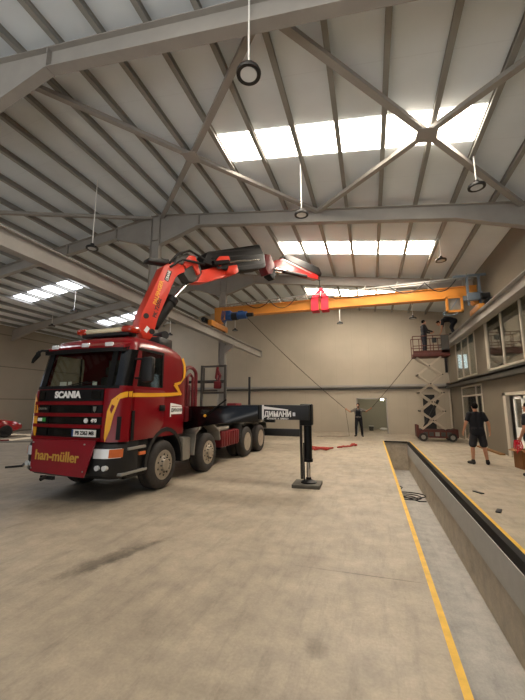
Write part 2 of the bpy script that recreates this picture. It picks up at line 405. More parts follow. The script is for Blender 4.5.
# ceiling: two pitches
for nm, xa, xb in (('ceiling_right', RX, XR+.2), ('ceiling_left', XL-.2, RX)):
    f = MB(); f.prism([(xa, YF, roofz(xa)), (xb, YF, roofz(xb)), (xb, YF, roofz(xb)+.15), (xa, YF, roofz(xa)+.15)], (0, YB+.2-YF, 0)); struct(f.build(nm, 'roof'))
PUR = [.52 + .945*k for k in range(-23, 4)]
for i, x in enumerate(PUR):
    z = roofz(x); f = MB(); s = 1 if x > RX else -1
    f.box((x-.006, YF, z-.15), (x+.006, YB, z)); f.box((x-.048, YF, z-.162), (x+.048, YB, z-.15)); f.box((x-.048*s-.004, YF, z-.15), (x-.048*s+.004, YB, z-.12)); f.box((x-.035, YF, z-.012), (x+.035, YB, z-.001))
    struct(f.build('purlin', 'purlin'))
for row_, (ya, yb) in enumerate(((.75, 1.75), (6.73, 7.68), (12.58, 13.62), (18.4, 19.5))):  # first row is out of view, added to light the near floor
    for k in list(range(-4, 2)) + list(range(-19, -14)):
        xa, xb = PUR[k+23]+.045, PUR[k+24]-.045; za, zb = roofz(xa), roofz(xb)
        f = MB(); f.prism([(xa, ya, za-.012), (xb, ya, zb-.012), (xb, ya, zb-.002), (xa, ya, za-.002)], (0, yb-ya, 0)); struct(f.build('skylight', 'skylight%d' % row_ if k > -10 else 'skylight_l'))

# portal frames: columns, rafters
FY = (4.1, 10.0, 16.0)
for y in FY:
    c = MB(); x0, x1 = RX-.18, RX+.18; zt = roofz(RX)-.16
    c.box((x0, y-.1, 0), (x0+.02, y+.1, zt)); c.box((x1-.02, y-.1, 0), (x1, y+.1, zt)); c.box((x0+.02, y-.008, 0), (x1-.02, y+.008, zt)); c.box((x0-.05, y-.16, 0), (x1+.05, y+.16, .02))
    for z in (zt-.02, zt-.95): c.box((x0+.02, y-.09, z-.015), (x1-.02, y+.09, z))
    # corbel under the runway
    c.prism([(x1, y-.08, 4.69), (x1+.42, y-.08, 4.69), (x1+.42, y-.08, 4.55), (x1, y-.08, 4.25)], (0, .16, 0))
    struct(c.build('column', 'steel'))
    for sgn, xend in ((1, XR), (-1, XL)):
        top = lambda x: roofz(x) - .163
        xs = [(RX+sgn*.18, 1.12), (RX+sgn*1.72, .41), (xend-sgn*1.9, .41), (xend, .72)]
        r = MB()
        for (xa, da), (xb, db) in zip(xs, xs[1:]):
            za, zb = top(xa), top(xb)
            r.prism([(xa, y-.006, za), (xb, y-.006, zb), (xb, y-.006, zb-db), (xa, y-.006, za-da)], (0, .012, 0))
            r.prism([(xa, y-.1, za), (xb, y-.1, zb), (xb, y-.1, zb-.016), (xa, y-.1, za-.016)], (0, .2, 0))
            r.prism([(xa, y-.1, za-da), (xb, y-.1, zb-db), (xb, y-.1, zb-db-.016), (xa, y-.1, za-da-.016)], (0, .2, 0))
        xj = RX + sgn*1.72; r.box((xj-.012, y-.1, top(xj)-.45), (xj+.012, y+.1, top(xj)))
        if sgn < 0: r.box((RX-4.0-.02, y-.1, top(RX-4)-.38), (RX-4.0+.02, y+.1, top(RX-4)))
        struct(r.build('rafter', 'steel'))
# roof bracing crosses with their gusset plates
def brace(x0, x1, y0, y1):
    zz = lambda x: roofz(x) - .23
    r = MB()
    r.bar((x0, y0, zz(x0)), (x1, y1, zz(x1)), .13, .09); r.bar((x0, y1, zz(x0)-.0), (x1, y0, zz(x1)), .13, .09)
    xm, ym = (x0+x1)/2, (y0+y1)/2
    r.obox((xm, ym, zz(xm)-.05), (V((1, 0, -.138)).normalized() if x1 > RX+.5 else V((1, 0, .138)).normalized(), V((0,1,0)), V((.138, 0, 1)).normalized()), (.2, .2, .012))
    struct(r.build('roof_brace', 'steel'))
brace(RX+.25, -1.3, 4.15, 9.95); brace(-1.3, 4.0, 4.15, 9.95)
r = MB(); r.bar((RX-.2, 9.95, roofz(RX)-.25), (-16.0, 4.15, roofz(-16)-.25), .13, .09); struct(r.build('roof_brace', 'steel'))

# crane runways on both sides, and the dark rails on the walls
def ibeam(name, x, y0, y1, z0, z1, wd, m='steel'):
    r = MB(); r.box((x-wd/2, y0, z0), (x+wd/2, y1, z0+.022)); r.box((x-wd/2, y0, z1-.022), (x+wd/2, y1, z1)); r.box((x-.012, y0, z0+.022), (x+.012, y1, z1-.022))
    for y in (y0+.01, y1-.01): r.box((x-wd/2, y-.01, z0), (x+wd/2, y+.01, z1))
    return struct(r.build(name, m))
RWL, RWR = -6.66, 4.02
ibeam('runway_beam', RWL, YF, 21.0, 4.69, 5.08, .24)
ibeam('runway_beam', RWR, YF, 21.9, 4.69, 5.08, .30)
for nm, x in (('runway_rail', RWL), ('runway_rail', RWR)):
    struct(bx(nm, (x-.03, YF, 5.08), (x+.03, 21.0, 5.12), 'rail'))
r = MB(); r.box((XL, YB-.16, 2.60), (XR, YB-.02, 2.67)); struct(r.build('trim_wall_rail_back_lower', 'rail'))
r = MB(); r.box((XL, YB-.14, 2.74), (XR, YB-.02, 2.86)); struct(r.build('trim_wall_rail_back_upper', 'steel'))
r = MB(); r.box((XR-.26, YF, 2.60), (XR, YB, 2.64)); r.box((XR-.04, YF, 2.64), (XR, YB, 2.84)); r.box((XR-.22, YF, 2.82), (XR, YB, 2.86)); r.box((XR-.26, YF, 2.64), (XR-.22, YB, 2.72)); struct(r.build('trim_wall_rail_right', 'rail'))
struct(bx('trim_wall_post', (4.17, YB-.1, 3.5), (4.29, YB-.01, 4.55), 'dark'))
r = MB(); r.tube((4.28, YB-.12, 0), (4.28, YB-.12, 2.55), .045); struct(r.build('trim_drain_pipe', 'white_paint'))
struct(bx('door_3', (2.88, YB-.03, 0), (3.5, YB-.005, 2.25), 'dark'))
# ------------------------------------------------------------------ the truck
TA = math.radians(1.7); HW = 1.10
TRK = empty('crane_truck', (-4.2 - HW*math.cos(TA), 5.083, 0), -TA)
tag(TRK, 'dark red four axle lorry with a folding loader crane reaching over its cab', 'truck')
TM = Matrix.Translation(TRK.location) @ Matrix.Rotation(-TA, 4, 'Z'); TI = TM.inverted()
def T(p): return TI @ V(p)

# cab shell: rounded rectangles stacked from the grille to the roof; window cells become panes
SIDE_Y = [.34, .42, .78, 1.20, 1.26, 1.66, 1.98]
def cab_ring(z):
    def ip(tab):
        for (a, p), (b, q) in zip(tab, tab[1:]):
            if a <= z <= b: t = (z-a)/(b-a); return p + (q-p)*t
        return tab[-1][1] if z > tab[-1][0] else tab[0][1]
    yf = ip([(1.0, 0.0), (1.95, .03), (2.03, .05), (2.76, .20), (2.88, .26), (2.98, .38), (3.06, .62), (3.12, .95), (3.15, 1.1)])
    yr = ip([(1.0, 2.22), (2.35, 2.22), (2.62, 2.18), (2.80, 2.07), (2.92, 1.88), (3.0, 1.68), (3.08, 1.44), (3.15, 1.25)])
    hw = ip([(1.0, HW), (2.03, HW), (2.76, HW-.02), (2.88, HW-.05), (2.98, HW-.13), (3.06, HW-.30), (3.12, HW-.5), (3.15, HW-.7)])
    pts = []
    bow = .10
    def fy(x): return yf + bow*(x/hw)**2
    for x in (0, .30, .58, .74): pts.append((x*hw, fy(x*hw)))
    R = min(.22, (yr-yf)*.3); cx, cy = hw - R, fy(.74*hw) + .0
    for k in range(1, 6):
        t = k/5*math.pi/2; pts.append((.74*hw + (hw-.74*hw)*math.sin(t), cy + (.34-.1)*(1-math.cos(t))))
    y0 = pts[-1][1]
    for y in SIDE_Y:
        t = (y - SIDE_Y[0])/(SIDE_Y[-1]-SIDE_Y[0]); pts.append((hw, y0+.04 + (yr-.14-y0-.04)*t if True else y))
    for k in range(1, 4):
        t = k/3*math.pi/2; pts.append((hw - .12*(1-math.cos(t)), yr-.12 + .12*math.sin(t)))
    pts.append((hw*.5, yr)); pts.append((0, yr))
    right = pts; left = [(-x, y) for x, y in reversed(pts[1:-1])]
    return [V((x, y, z)) for x, y in right + left]
CZ = [1.06, 1.30, 1.55, 1.80, 1.95, 2.05, 2.30, 2.55, 2.74, 2.82, 2.88, 2.94, 2.98, 3.02, 3.06, 3.09, 3.12, 3.14, 3.15]
RG = [cab_ring(z) for z in CZ]; NP = len(RG[0]); NR = (NP + 2)//2
shell = MB(); glassF, glassR, glassL, pilR, pilL = [], [], [], [], []
rv = [[shell.bm.verts.new(p) for p in r] for r in RG]
WIN_Z = range(5, 8)       # 2.05 .. 2.74
def seg_kind(j):
    jj = j if j < NR - 1 else NP - 1 - j      # mirrored segment
    if jj < 4: return 'front'
    if 4 <= jj <= 7: return 'pillar'
    if 10 <= jj <= 11: return 'side'
    return None
for i in range(len(RG)-1):
    for j in range(NP):
        k = (j+1) % NP; q = [rv[i][j], rv[i][k], rv[i+1][k], rv[i+1][j]]
        kd = seg_kind(j) if i in WIN_Z else None
        if kd == 'front': glassF.append([v.co.copy() for v in q])
        elif kd == 'side': (glassR if j < NR-1 else glassL).append([v.co.copy() for v in q])
        elif kd == 'pillar': (pilR if j < NR-1 else pilL).append([v.co.copy() for v in q])
        else: shell._f(q)
shell._f(rv[-1]); 
cab = shell.build('cab', 'red', TRK, angle=30)
def patch(name, quads, m, parent, off=0.0):
    b = MB()
    for q in quads: b._f([b.bm.verts.new(p) for p in q])
    bmesh.ops.remove_doubles(b.bm, verts=b.bm.verts, dist=1e-4); return b.build(name, m, parent)
patch('window_pillar', pilR, 'black_gl', cab); patch('window_pillar', pilL, 'black_gl', cab)
patch('windscreen', glassF, 'glass_dk', cab); patch('side_window', glassR, 'glass_dk', cab); patch('side_window', glassL, 'glass_dk', cab)
# black frame of the windscreen and inside of the cab
def on_shell(x, z, off=.006):
    """front face of the cab at lateral x and height z"""
    r = cab_ring(z)[:9]
    for a, b in zip(r, r[1:]):
        if a.x <= abs(x) <= b.x + 1e-6:
            t = (abs(x)-a.x)/max(b.x-a.x, 1e-6); y = a.y + (b.y-a.y)*t; return V((x, y-off, z))
    return V((x, r[-1].y - off, z))
def front_strip(b, xs, z0, z1, off, th=.02):
    """a band that follows the curved front"""
    fr_ = [(on_shell(x, z0, off), on_shell(x, z1, off)) for x in xs]
    rs = []
    for p, q in fr_: rs.append([p, q, q + V((0, th, 0)), p + V((0, th, 0))])
    b.rings(rs)
def xr(a, b, n=10): return [a + (b-a)*k/n for k in range(n+1)]
b = MB(); front_strip(b, xr(-.98, .98, 16), 2.0, 2.06, .012); front_strip(b, xr(-.99, .99, 16), 2.70, 2.80, .012)
for s in (-1, 1): b.bar(on_shell(s*.80, 2.04, .01), on_shell(s*.78, 2.72, .01), .12, .02, up=(0,-1,.2))
b.build('windscreen_frame', 'black', cab)
b = MB(); b.box((-.98, .42, 1.75), (.98, .75, 2.0), .04); b.box((-.6, .36, 1.98), (.75, .5, 2.04), .02); b.build('dashboard', 'anthracite', cab)
b = MB(); b.box((-1.03, 2.0, 1.1), (1.03, 2.06, 2.8)); b.box((-1.02, .3, 1.3), (1.02, 2.0, 1.36)); b.build('cab_interior', 'grey_dk', cab)
for x in (-.55, .55):
    b = MB(); b.box((x-.25, 1.05, 1.55), (x+.25, 1.55, 1.75), .05); b.box((x-.24, 1.5, 1.7), (x+.24, 1.66, 2.35), .06); b.box((x-.13, 1.52, 2.37), (x+.13, 1.64, 2.58), .04); b.build('cab_seat', 'seat', cab)
b = MB()
b.path([V((.55+.22*math.cos(t), .82+.10*math.sin(t), 2.06+.2*math.sin(t))) for t in [2*math.pi*k/20 for k in range(20)]], .018, closed=True); b.bar((.35,.82,2.06), (.75,.82,2.06), .03, .04); b.build('steering_wheel', 'black', cab)
for x, wdt in ((-.72, .16), (-.5, .08), (.12, .1)):
    bx('paper', (x, .38, 2.035), (x+wdt, .395, 2.16), 'white', cab)

# grille: black panel with the maker's name, three black slots between red bars
gx0, gx1 = -.86, .72
b = MB(); front_strip(b, xr(gx0, gx1, 12), 1.775, 1.985, .028, .05); g = b.build('grille_panel', 'black', TRK)
for x0_, x1_ in ((gx0+.04, gx0+.20), (gx1-.24, gx1-.05)):
    b = MB(); front_strip(b, xr(x0_, x1_, 3), 1.80, 1.955, .034, .02); b.build('grille_pocket', 'black_gl', g)
text_mesh('lettering', 'SCANIA', .165, 'white', g, on_shell(-.06, 1.885, .034), (1,0,0), (0,.03,1), bold=.008, squash=1.05)
for z in (1.735, 1.525, 1.325, 1.10):
    b = MB(); front_strip(b, xr(-.90, .73, 12), z-.03, z+.03, .05, .09); b.build('grille_bar', 'red', g)
b = MB(); front_strip(b, xr(gx0, gx1, 12), 1.08, 1.76, .012, .03); b.build('grille_backing', 'black', g)
for z in (1.63, 1.425, 1.215):
    b = MB(); front_strip(b, xr(-.52, .48, 10), z-.06, z+.06, .02, .02)
    for x in (-.52, .46): front_strip(b, xr(x, x+.03, 2), z-.06, z+.06, .03, .02)
    b.build('grille_slat', 'black_gl', g)
text_mesh('lettering', 'GRIFFIN', .055, 'grey', g, on_shell(-.69, 1.63, .03), (1,.1,0), (0,0,1), squash=1.1)
b = MB(); front_strip(b, xr(-.80, -.60, 3), 1.40, 1.46, .03, .012); b.build('sticker', 'white', g)
b = MB(); front_strip(b, xr(-.66, -.57, 2), 1.395, 1.465, .034, .012); b.build('sticker', 'green', g)
b = MB(); p = on_shell(.58, 1.63, .03); b.prism([p+V((-.035,0,.045)), p+V((.035,0,.045)), p+V((.03,0,-.02)), p+V((0,0,-.055)), p+V((-.03,0,-.02))], (0,-.008,0)); b.build('badge', 'alu', g)
b = MB(); p = on_shell(.42, 1.425, .03); b.tube(p, p+V((0,-.01,0)), .045, n=16); b.build('badge', 'white', g)
text_mesh('lettering', '480', .085, 'white', g, on_shell(.58, 1.425, .03), (1,-.0,0), (0,0,1), bold=.004)
b = MB(); p = on_shell(.43, 1.21, .07); b.box(p+V((-.27,0,-.06)), p+V((.27,.012,.06))); np_ = b.build('number_plate', 'white', TRK)
text_mesh('lettering', 'PB 2363 MB', .093, 'black', np_, p+V((.02,-.003,0)), (1,0,0), (0,0,1), bold=.002, squash=.92)
b = MB(); b.box(p+V((-.27,-.002,-.06)), p+V((-.235,0,.06))); b.build('blue_band', 'blue', np_)

# side deflectors at the front corners with yellow flashes
def ring_pt(j, z, off=0.0):
    r = cab_ring(z); a = r[j]; t = (r[(j+1) % NP] - r[j-1]).normalized(); n = V((t.y, -t.x, 0)); return a + n*off
for s in (1, -1):
    jl = list(range(3, 9)) if s > 0 else [NP - j for j in range(3, 9)]
    zs = [1.06, 1.3, 1.55, 1.8, 1.97]
    b = MB(); o_ = .022
    rs = []
    for j in jl: rs.append([ring_pt(j, z, o_) for z in zs] + [ring_pt(j, z, -.01) for z in reversed(zs)])
    b.rings(rs); dfl = b.build('corner_deflector', 'red', TRK)
    # yellow flash: rises along the inner edge then sweeps back
    b = MB()
    def Pz(u, z, o2=.03):
        i = int(min(max(u, 3), 8.0)); t = u - i; j0, j1 = (i, min(i+1, 8))
        if s < 0: j0, j1 = NP - j0, NP - j1
        return ring_pt(j0, z, o2)*(1-t) + ring_pt(j1, z, o2)*t
    path = [(3.0, 1.10, .3), (3.35, 1.3, 1.0), (3.7, 1.55, 1.1), (4.4, 1.76, 1.0), (5.4, 1.86, .0), (6.5, 1.89, 0), (8.0, 1.90, 0)]
    rs = []
    for u, z, wu in path:
        hz = .05 if wu == 0 else .035
        a_, c_ = Pz(max(u-wu*.5, 3), z+hz), Pz(min(u+wu*.7, 8), z-hz)
        a2, c2 = Pz(max(u-wu*.5, 3), z+hz, .018), Pz(min(u+wu*.7, 8), z-hz, .018)
        rs.append([a_, c_, c2, a2])
    b.rings(rs); b.build('yellow_flash', 'yellow', dfl)
    b = MB(); rs = []
    for u in (5.2, 6.0): rs.append([Pz(u, z, .028) for z in (1.1, 1.5)] + [Pz(u, z, .015) for z in (1.5, 1.1)])
    b.rings(rs); b.build('air_slot', 'black', dfl)

# doors with trims on both sides
for s in (1, -1):
    x = s*(HW+.004)
    b = MB(); b.prism([(x, .40, 1.06), (x, .40, 1.99), (x, 1.34, 1.99), (x, 1.34, 1.32), (x, 1.12, 1.06)], (s*.012, 0, 0), .004); dr = b.build('cab_door', 'red', TRK)
    b = MB(); b.box((x+s*.01, .345, 1.07), (x+s*.028, .42, 1.60)); b.build('air_slot', 'black', dr)
    b = MB(); b.box((x+s*.012, 1.17, 1.58), (x+s*.035, 1.36, 1.70), .012); b.build('door_handle', 'black', dr)
    # yellow side stripe: back along the door, notch, then up the rear edge of the cab
    b = MB(); xo = x + s*.014
    def band(pts, wd_):
        rs = []
        for (y, z), (ny, nz) in pts: rs.append([(xo, y+ny*wd_/2, z+nz*wd_/2), (xo, y-ny*wd_/2, z-nz*wd_/2), (xo-s*.012, y-ny*wd_/2, z-nz*wd_/2), (xo-s*.012, y+ny*wd_/2, z+nz*wd_/2)])
        b.rings(rs)
    band([((.36, 1.885), (0,1)), ((1.0, 1.90), (0,1)), ((1.6, 1.925), (0,1)), ((1.93, 1.95), (.2,.9))], .075)
    b.prism([(xo, 1.95, 1.91), (xo, 1.66, 2.13), (xo, 1.80, 2.15), (xo, 2.0, 1.94)], (-s*.012, 0, 0))
    band([((1.70, 2.14), (.2,1)), ((1.95, 2.20), (.5,.8)), ((2.08, 2.32), (1,.3)), ((2.10, 2.46), (1,.0)), ((2.08, 2.62), (1,0)), ((1.99, 2.76), (.8,.5))], .075); b.build('yellow_stripe', 'yellow', TRK)
    b = MB()
    # white haulage mark behind the door handle
    b.box((x, 1.62, 1.50), (x+s*.008, 2.04, 1.66)); b.prism([(x, 1.58, 1.74), (x, 1.62, 1.74), (x, 2.02, 1.69), (x, 2.02, 1.665), (x, 1.62, 1.675), (x, 1.60, 1.45), (x, 1.58, 1.45)], (s*.008, 0, 0)); hm = b.build('haulage_sign', 'white', TRK)
    text_mesh('lettering', 'ДИМАНИ', .10, 'grey_dk', hm, (x+s*.009, 1.83, 1.585), (0, s, 0), (0,0,1), depth=.003, bold=.003)
    b = MB(); b.box((x-.01, 1.22, 2.06), (x+s*.012, 1.27, 2.78)); b.box((x-.01, .46, 2.74), (x+s*.008, 1.26, 2.79)); b.build('window_rubber', 'black', TRK)
    # mirrors on two arms
    if s < 0: continue
    mo = MB(); xm = s*(HW+.22); mo.box((xm-.13, .42, 2.12), (xm+.13, .54, 2.60), .05)
    mir = mo.build('mirror', 'anthracite', TRK)
    for z in (2.56, 2.2): b = MB(); b.path([(s*(HW-.03), .40, z), (xm-s*.05, .48, z)], .02); b.build('mirror_arm', 'black', mir)
b = MB(); b.path([(-.80, .2, 2.78), (-.88, .05, 2.76), (-.96, -.0, 2.70)], .022); b.prism([(-.92, .0, 2.76), (-.90, .0, 2.66), (-1.08, .0, 2.52), (-1.06, .0, 2.60)], (0, .05, 0)); b.build('front_mirror', 'black', TRK)

# visor with lamps, roof light bar
b = MB()
rs = []
for x in xr(-.98, .98, 14):
    q = on_shell(x, 2.78, 0); rs.append([q+V((0,-.13,.02)), q+V((0,-.12,-.02)), q+V((0,.04,.02)), q+V((0,.05,.10))])
b.rings(rs); vz = b.build('sun_visor', 'red', TRK)
b = MB(); rs = []
for x in xr(-.96, .96, 14):
    q = on_shell(x, 2.74, 0); rs.append([q+V((0,-.11,.02)), q+V((0,-.10,-.05)), q+V((0,.04,-.04)), q+V((0,.05,.05))])
b.rings(rs); b.build('visor_shade', 'black', vz)
for x in (-.60, .18, .70):
    q = on_shell(x, 2.80, 0); b = MB(); b.box(q+V((-.085,-.16,-.02)), q+V((.085,-.10,.06)), .015); b.build('visor_lamp', 'lamp_glass', vz)
b = MB(); b.box((-.62, .72, 3.12), (.62, .98, 3.20), .03); lb = b.build('light_bar', 'anthracite', TRK)
b = MB(); b.box((-.55, .70, 3.19), (.42, 1.0, 3.30), .05); b.build('light_cover', 'cream', lb)
for x in (-.62, .56): 
    b = MB(); b.box((x-.12, .68, 3.18), (x+.14, 1.02, 3.32), .05); b.build('beacon', 'red_lens', lb)
for s in (-1, 1):
    b = MB(); b.bar((.0+.1*s, on_shell(.1*s, 2.06, .03).y, 2.06), (.1*s+.45, on_shell(.1*s+.4, 2.12, .03).y, 2.13), .02, .012); b.build('wiper', 'black', cab)

# bumper, lights, steps, red plate
b = MB(); rs = []
for x in xr(-HW, HW, 20):
    def bump_y(x): 
        t = abs(x)/HW; return .0 + .08*t*t + (.22*((t-.8)/.2)**2 if t > .8 else 0)
    y = bump_y(x); rs.append([(x, y+.06, 1.07), (x, y-.04, .98), (x, y-.06, .80), (x, y-.03, .50), (x, y+.1, .42), (x, y+.3, .42), (x, y+.3, 1.07)])
b.rings(rs); bp_ = b.build('bumper', 'anthracite', TRK)
for s in (1, -1):
    b = MB(); rs = []
    for x in xr(.68, 1.07, 6): y = bump_y(x) - .075; rs.append([(s*x, y, .79), (s*x, y+.01, .95), (s*x, y+.06, .95), (s*x, y+.05, .79)])
    b.rings(rs); hl = b.build('headlamp', 'lamp_glass', bp_)
    b = MB(); rs = []
    for x in xr(.96, 1.085, 4): y = bump_y(x) - .082; rs.append([(s*x, y, .80), (s*x, y+.01, .94), (s*x, y+.06, .94), (s*x, y+.05, .80)])
    b.rings(rs); b.build('indicator', 'orange_lens', hl)
    for x in (.76, .90):
        y = bump_y(x) - .05; b = MB(); b.tube((s*x, y-.03, .63), (s*x, y+.05, .63), .045, n=14); b.build('fog_lamp', 'lamp_glass', bp_)
    # side skirt in front of the wheel with two steps
    b = MB(); b.box((s*(HW-.16), .28, .40), (s*(HW-.02), .92, 1.08), .03); sk = b.build('step_box', 'black', TRK)
    for z, y0_, y1_ in ((.48, .16, .86), (.90, .30, .80)):
        b = MB(); b.box((s*(HW-.14), y0_, z), (s*(HW+.03), y1_, z+.05), .015); b.build('step', 'alu', sk)
    b = MB(); b.box((s*(HW-.02), .62, .78), (s*(HW+.02), .80, .84)); b.build('side_marker', 'orange_lens', sk)
b = MB(); x0_, x1_ = -.68, .78
b.prism([(x0_, -.12, 1.08), (x1_, -.12, 1.10), (x1_-.20, -.13, .48), (x0_+.02, -.13, .52)], (0, .03, 0)); pl = b.build('front_plate', 'red_dk', TRK)
M['plate_red'] = mat('plate_red', '#8e1526', .3, var=.08, scale=4, coat=.4); pl.data.materials[0] = M['plate_red']
text_mesh('lettering', 'han-müller', .24, 'gold', pl, (-.06, -.131, .80), (1,0,-.02), (0,0,1), bold=.005, squash=.98)
for x in (-.64, .56):
    for z in (1.03, .58): b = MB(); b.tube((x, -.11, z), (x, -.14, z), .014, n=8); b.build('bolt', 'alu', pl)
b = MB(); b.tube((-.25, -.14, .45), (-.25, -.24, .42), .03); b.box((-.4, -.13, .40), (-.1, -.08, .46)); b.build('towing_eye', 'dark', TRK)

# wheels
def tyre(b, xo, xi, y, r, rr):
    w_ = xo - xi
    b.lathe([(rr, 0), (rr+.03, -.01), (r*.86, -.015), (r*.95, .012), (r, .05), (r, w_-.05), (r*.95, w_-.012), (r*.86, w_), (rr, w_)], (xo, y, r), (-1, 0, 0), 40)
def wheel(y, s, dual=False):
    R_, rr = .485, .285; sg = s
    b = MB(); 
    def ty(xo, w_):
        prof = [(rr, .0), (rr+.02, -.012), (R_*.80, -.02), (R_*.93, .0), (R_*.985, .03), (R_, .06), (R_, w_/2-.03), (R_*.985, w_/2-.02), (R_*.985, w_/2+.02), (R_, w_/2+.03), (R_, w_-.06), (R_*.985, w_-.03), (R_*.93, w_), (R_*.8, w_+.02), (rr, w_)]
        b.lathe(prof, (sg*xo, y, R_), (-sg, 0, 0), 44)
    if dual: ty(HW, .26); ty(HW-.32, .26)
    else: ty(HW, .30)
    w_ = b.build('wheel', 'rubber', TRK)
    b = MB(); o = V((sg*HW, y, R_)); ax = (-sg, 0, 0)
    if dual:
        b.lathe([(rr+.01, -.01), (rr-.02, .0), (rr-.045, .10), (.20, .15), (.14, .14), (.13, .04), (.10, .02), (.001, .02)], o, ax, 36)
        nb, rb, db = 10, .165, .13
    else:
        b.lathe([(rr+.01, -.012), (rr-.02, -.01), (rr-.04, .04), (.235, .05), (.215, .0), (.15, -.035), (.13, -.05), (.115, -.075), (.05, -.085), (.001, -.085)], o, ax, 36)
        nb, rb, db = 10, .143, -.055
    rim = b.build('rim', 'rim', w_)
    def ringof(nm, n_, rad, dx, r0, ln, m, ph=0):
        b = MB(); b.tube((sg*ln, 0, 0), (-sg*ln, 0, 0), r0, n=8); p0 = b.build(nm, m, w_)
        for k in range(n_):
            q_ = p0 if k == 0 else dup(p0, w_)
            t = 2*math.pi*(k+ph)/n_; q_.location = o + V((0, math.cos(t)*rad, math.sin(t)*rad)) + V(ax)*dx
    ringof('wheel_nut', nb, rb, db, .013, .02, 'grey_dk')
    if not dual: ringof('hand_hole', 10, .205, -.008, .021, .008, 'black', .5)
for s in (1, -1):
    wheel(1.42, s); wheel(3.38, s); wheel(6.17, s, True); wheel(7.52, s, True)
    # front wheel arch, then the angular grey guard of the second axle
    b = MB(); pr = []
    for k in range(13):
        t = math.pi*(-.02 + 1.04*k/12); pr.append((1.45 - .60*math.cos(t), .50 + .66*math.sin(t)))
    rs = [[(s*(HW-.34), y, z), (s*(HW+.02), y, z), (s*(HW+.02), 1.45+(y-1.45)*1.13, .5+(z-.5)*1.12), (s*(HW-.34), 1.45+(y-1.45)*1.13, .5+(z-.5)*1.12)] for y, z in pr]
    b.rings(rs); b.build('wheel_arch', 'anthracite', TRK)
    ga = [(2.66, .50), (2.72, .98), (3.0, 1.17), (3.62, 1.17), (3.98, .98), (4.05, .72)]
    b = MB(); rs = [[(s*(HW-.36), y, z), (s*(HW+.01), y, z), (s*(HW+.01), 3.38+(y-3.38)*1.05, z+.035), (s*(HW-.36), 3.38+(y-3.38)*1.05, z+.035)] for y, z in ga]
    b.rings(rs); b.build('mudguard', 'grey', TRK)
    # bogie guard strip
    b = MB(); rs = [[(s*(HW-.3), y, z), (s*(HW+.01), y, z), (s*(HW+.01), y, z+.03), (s*(HW-.3), y, z+.03)] for y, z in ((5.50, .62), (5.66, 1.06), (6.0, 1.10), (7.7, 1.10), (8.1, 1.0), (8.2, .8))]
    b.rings(rs); b.build('mudguard', 'grey_dk', TRK)
    b = MB(); b.box((s*(HW-.36), 4.25, .50), (s*(HW-.02), 5.42, .95), .02)
    for k in range(7): y = 4.33 + k*.17; b.box((s*(HW-.03), y, .53), (s*(HW), y+.09, .92), .01)
    b.build('side_locker', 'red_dk', TRK)
    bx('locker_lid', (s*(HW-.36), 4.05, .97), (s*(HW-.03), 4.75, 1.08), 'grey', TRK, .02)
    bx('fuel_tank', (s*(HW-.45), 2.25, .42), (s*(HW-.06), 2.62, .95), 'grey', TRK, .05)
    # chassis rails and platform
    bx('chassis_rail', (s*.38-.05, .4, .72), (s*.38+.05, 9.3, .98), 'dark', TRK)
b = MB(); b.box((-HW+.02, 3.45, 1.16), (HW-.02, 9.4, 1.30), .01); b.box((-HW, 9.3, .95), (HW, 9.42, 1.3)); b.build('platform', 'dark', TRK)
for y in (1.45, 3.38, 6.17, 7.52): b = MB(); b.tube((-HW+.3, y, .485), (HW-.3, y, .485), .07); b.build('axle', 'dark', TRK)
b = MB(); b.box((-.5, .3, .5), (.5, 2.2, 1.1), .05); b.build('engine_block', 'dark', TRK)

# outrigger beams: the long one on the near side, its leg and sign; the far side kept in
yb = 2.62
b = MB(); b.box((-HW, yb-.24, 1.10), (HW-.25, yb+.22, 1.62), .02)
b.prism([(HW-.3, yb-.20, 1.10), (HW+.8, yb-.20, 1.28), (HW+1.72, yb-.20, 1.32), (HW+1.72, yb-.20, 1.70), (HW-.3, yb-.20, 1.66)], (0, .38, 0), .015); ob_ = b.build('outrigger_housing', 'black_gl', TRK)
xl = T((-1.34, 7.63, 0)).x; yl = T((-1.34, 7.63, 0)).y
b = MB(); b.box((HW+1.3, yb-.16, 1.38), (xl+.08, yb+.14, 1.70), .015); oe = b.build('outrigger_beam', 'anthracite', TRK)
sx0 = T((-2.32, 7.6, 0)).x; sy = yb - .168; q = lambda u, z: V((sx0+u, sy, z))
b = MB(); b.prism([q(0, 1.70), q(.045, 1.70), q(.045, 1.67), q(.60, 1.60), q(.60, 1.575), q(.045, 1.605), q(.04, 1.40), q(.02, 1.36), q(0, 1.40)], (0, -.006, 0)); sg_ = b.build('haulage_sign', 'white', oe)
text_mesh('lettering', 'ДИМАНИ', .155, 'white', sg_, q(.36, 1.495), (1,0,0), (0,0,1), bold=.006, squash=.86)
text_mesh('lettering', 'КРАНОВЕ  И  ПРЕВОЗ', .05, 'white', sg_, q(.36, 1.40), (1,0,0), (0,0,1), bold=.001, squash=.92)
b = MB(); b.box(q(.70, 1.46), q(.76, 1.54)+V((0,-.02,0)), .01); b.build('lamp', 'lamp_glass', oe)
b = MB(); b.box((xl-.15, yl-.13, 1.26), (xl+.11, yl+.13, 1.72), .03); b.tube((xl, yl, .52), (xl, yl, 1.72), .085, n=18); b.tube((xl, yl, .50), (xl, yl, .56), .10, n=18); lg = b.build('outrigger_leg', 'black', TRK)
b = MB(); b.tube((xl, yl, .10), (xl, yl, .55), .042, n=14); b.build('piston_rod', 'chrome', lg)
b = MB(); b.tube((xl-.13, yl-.06, .15), (xl-.14, yl-.06, 1.45), .03, n=10); b.build('hose_pipe', 'hose', lg)
b = MB(); b.tube((xl-.08, yl-.07, .12), (xl-.08, yl-.07, .9), .016, n=8); b.build('hose_pipe', 'hose', lg)
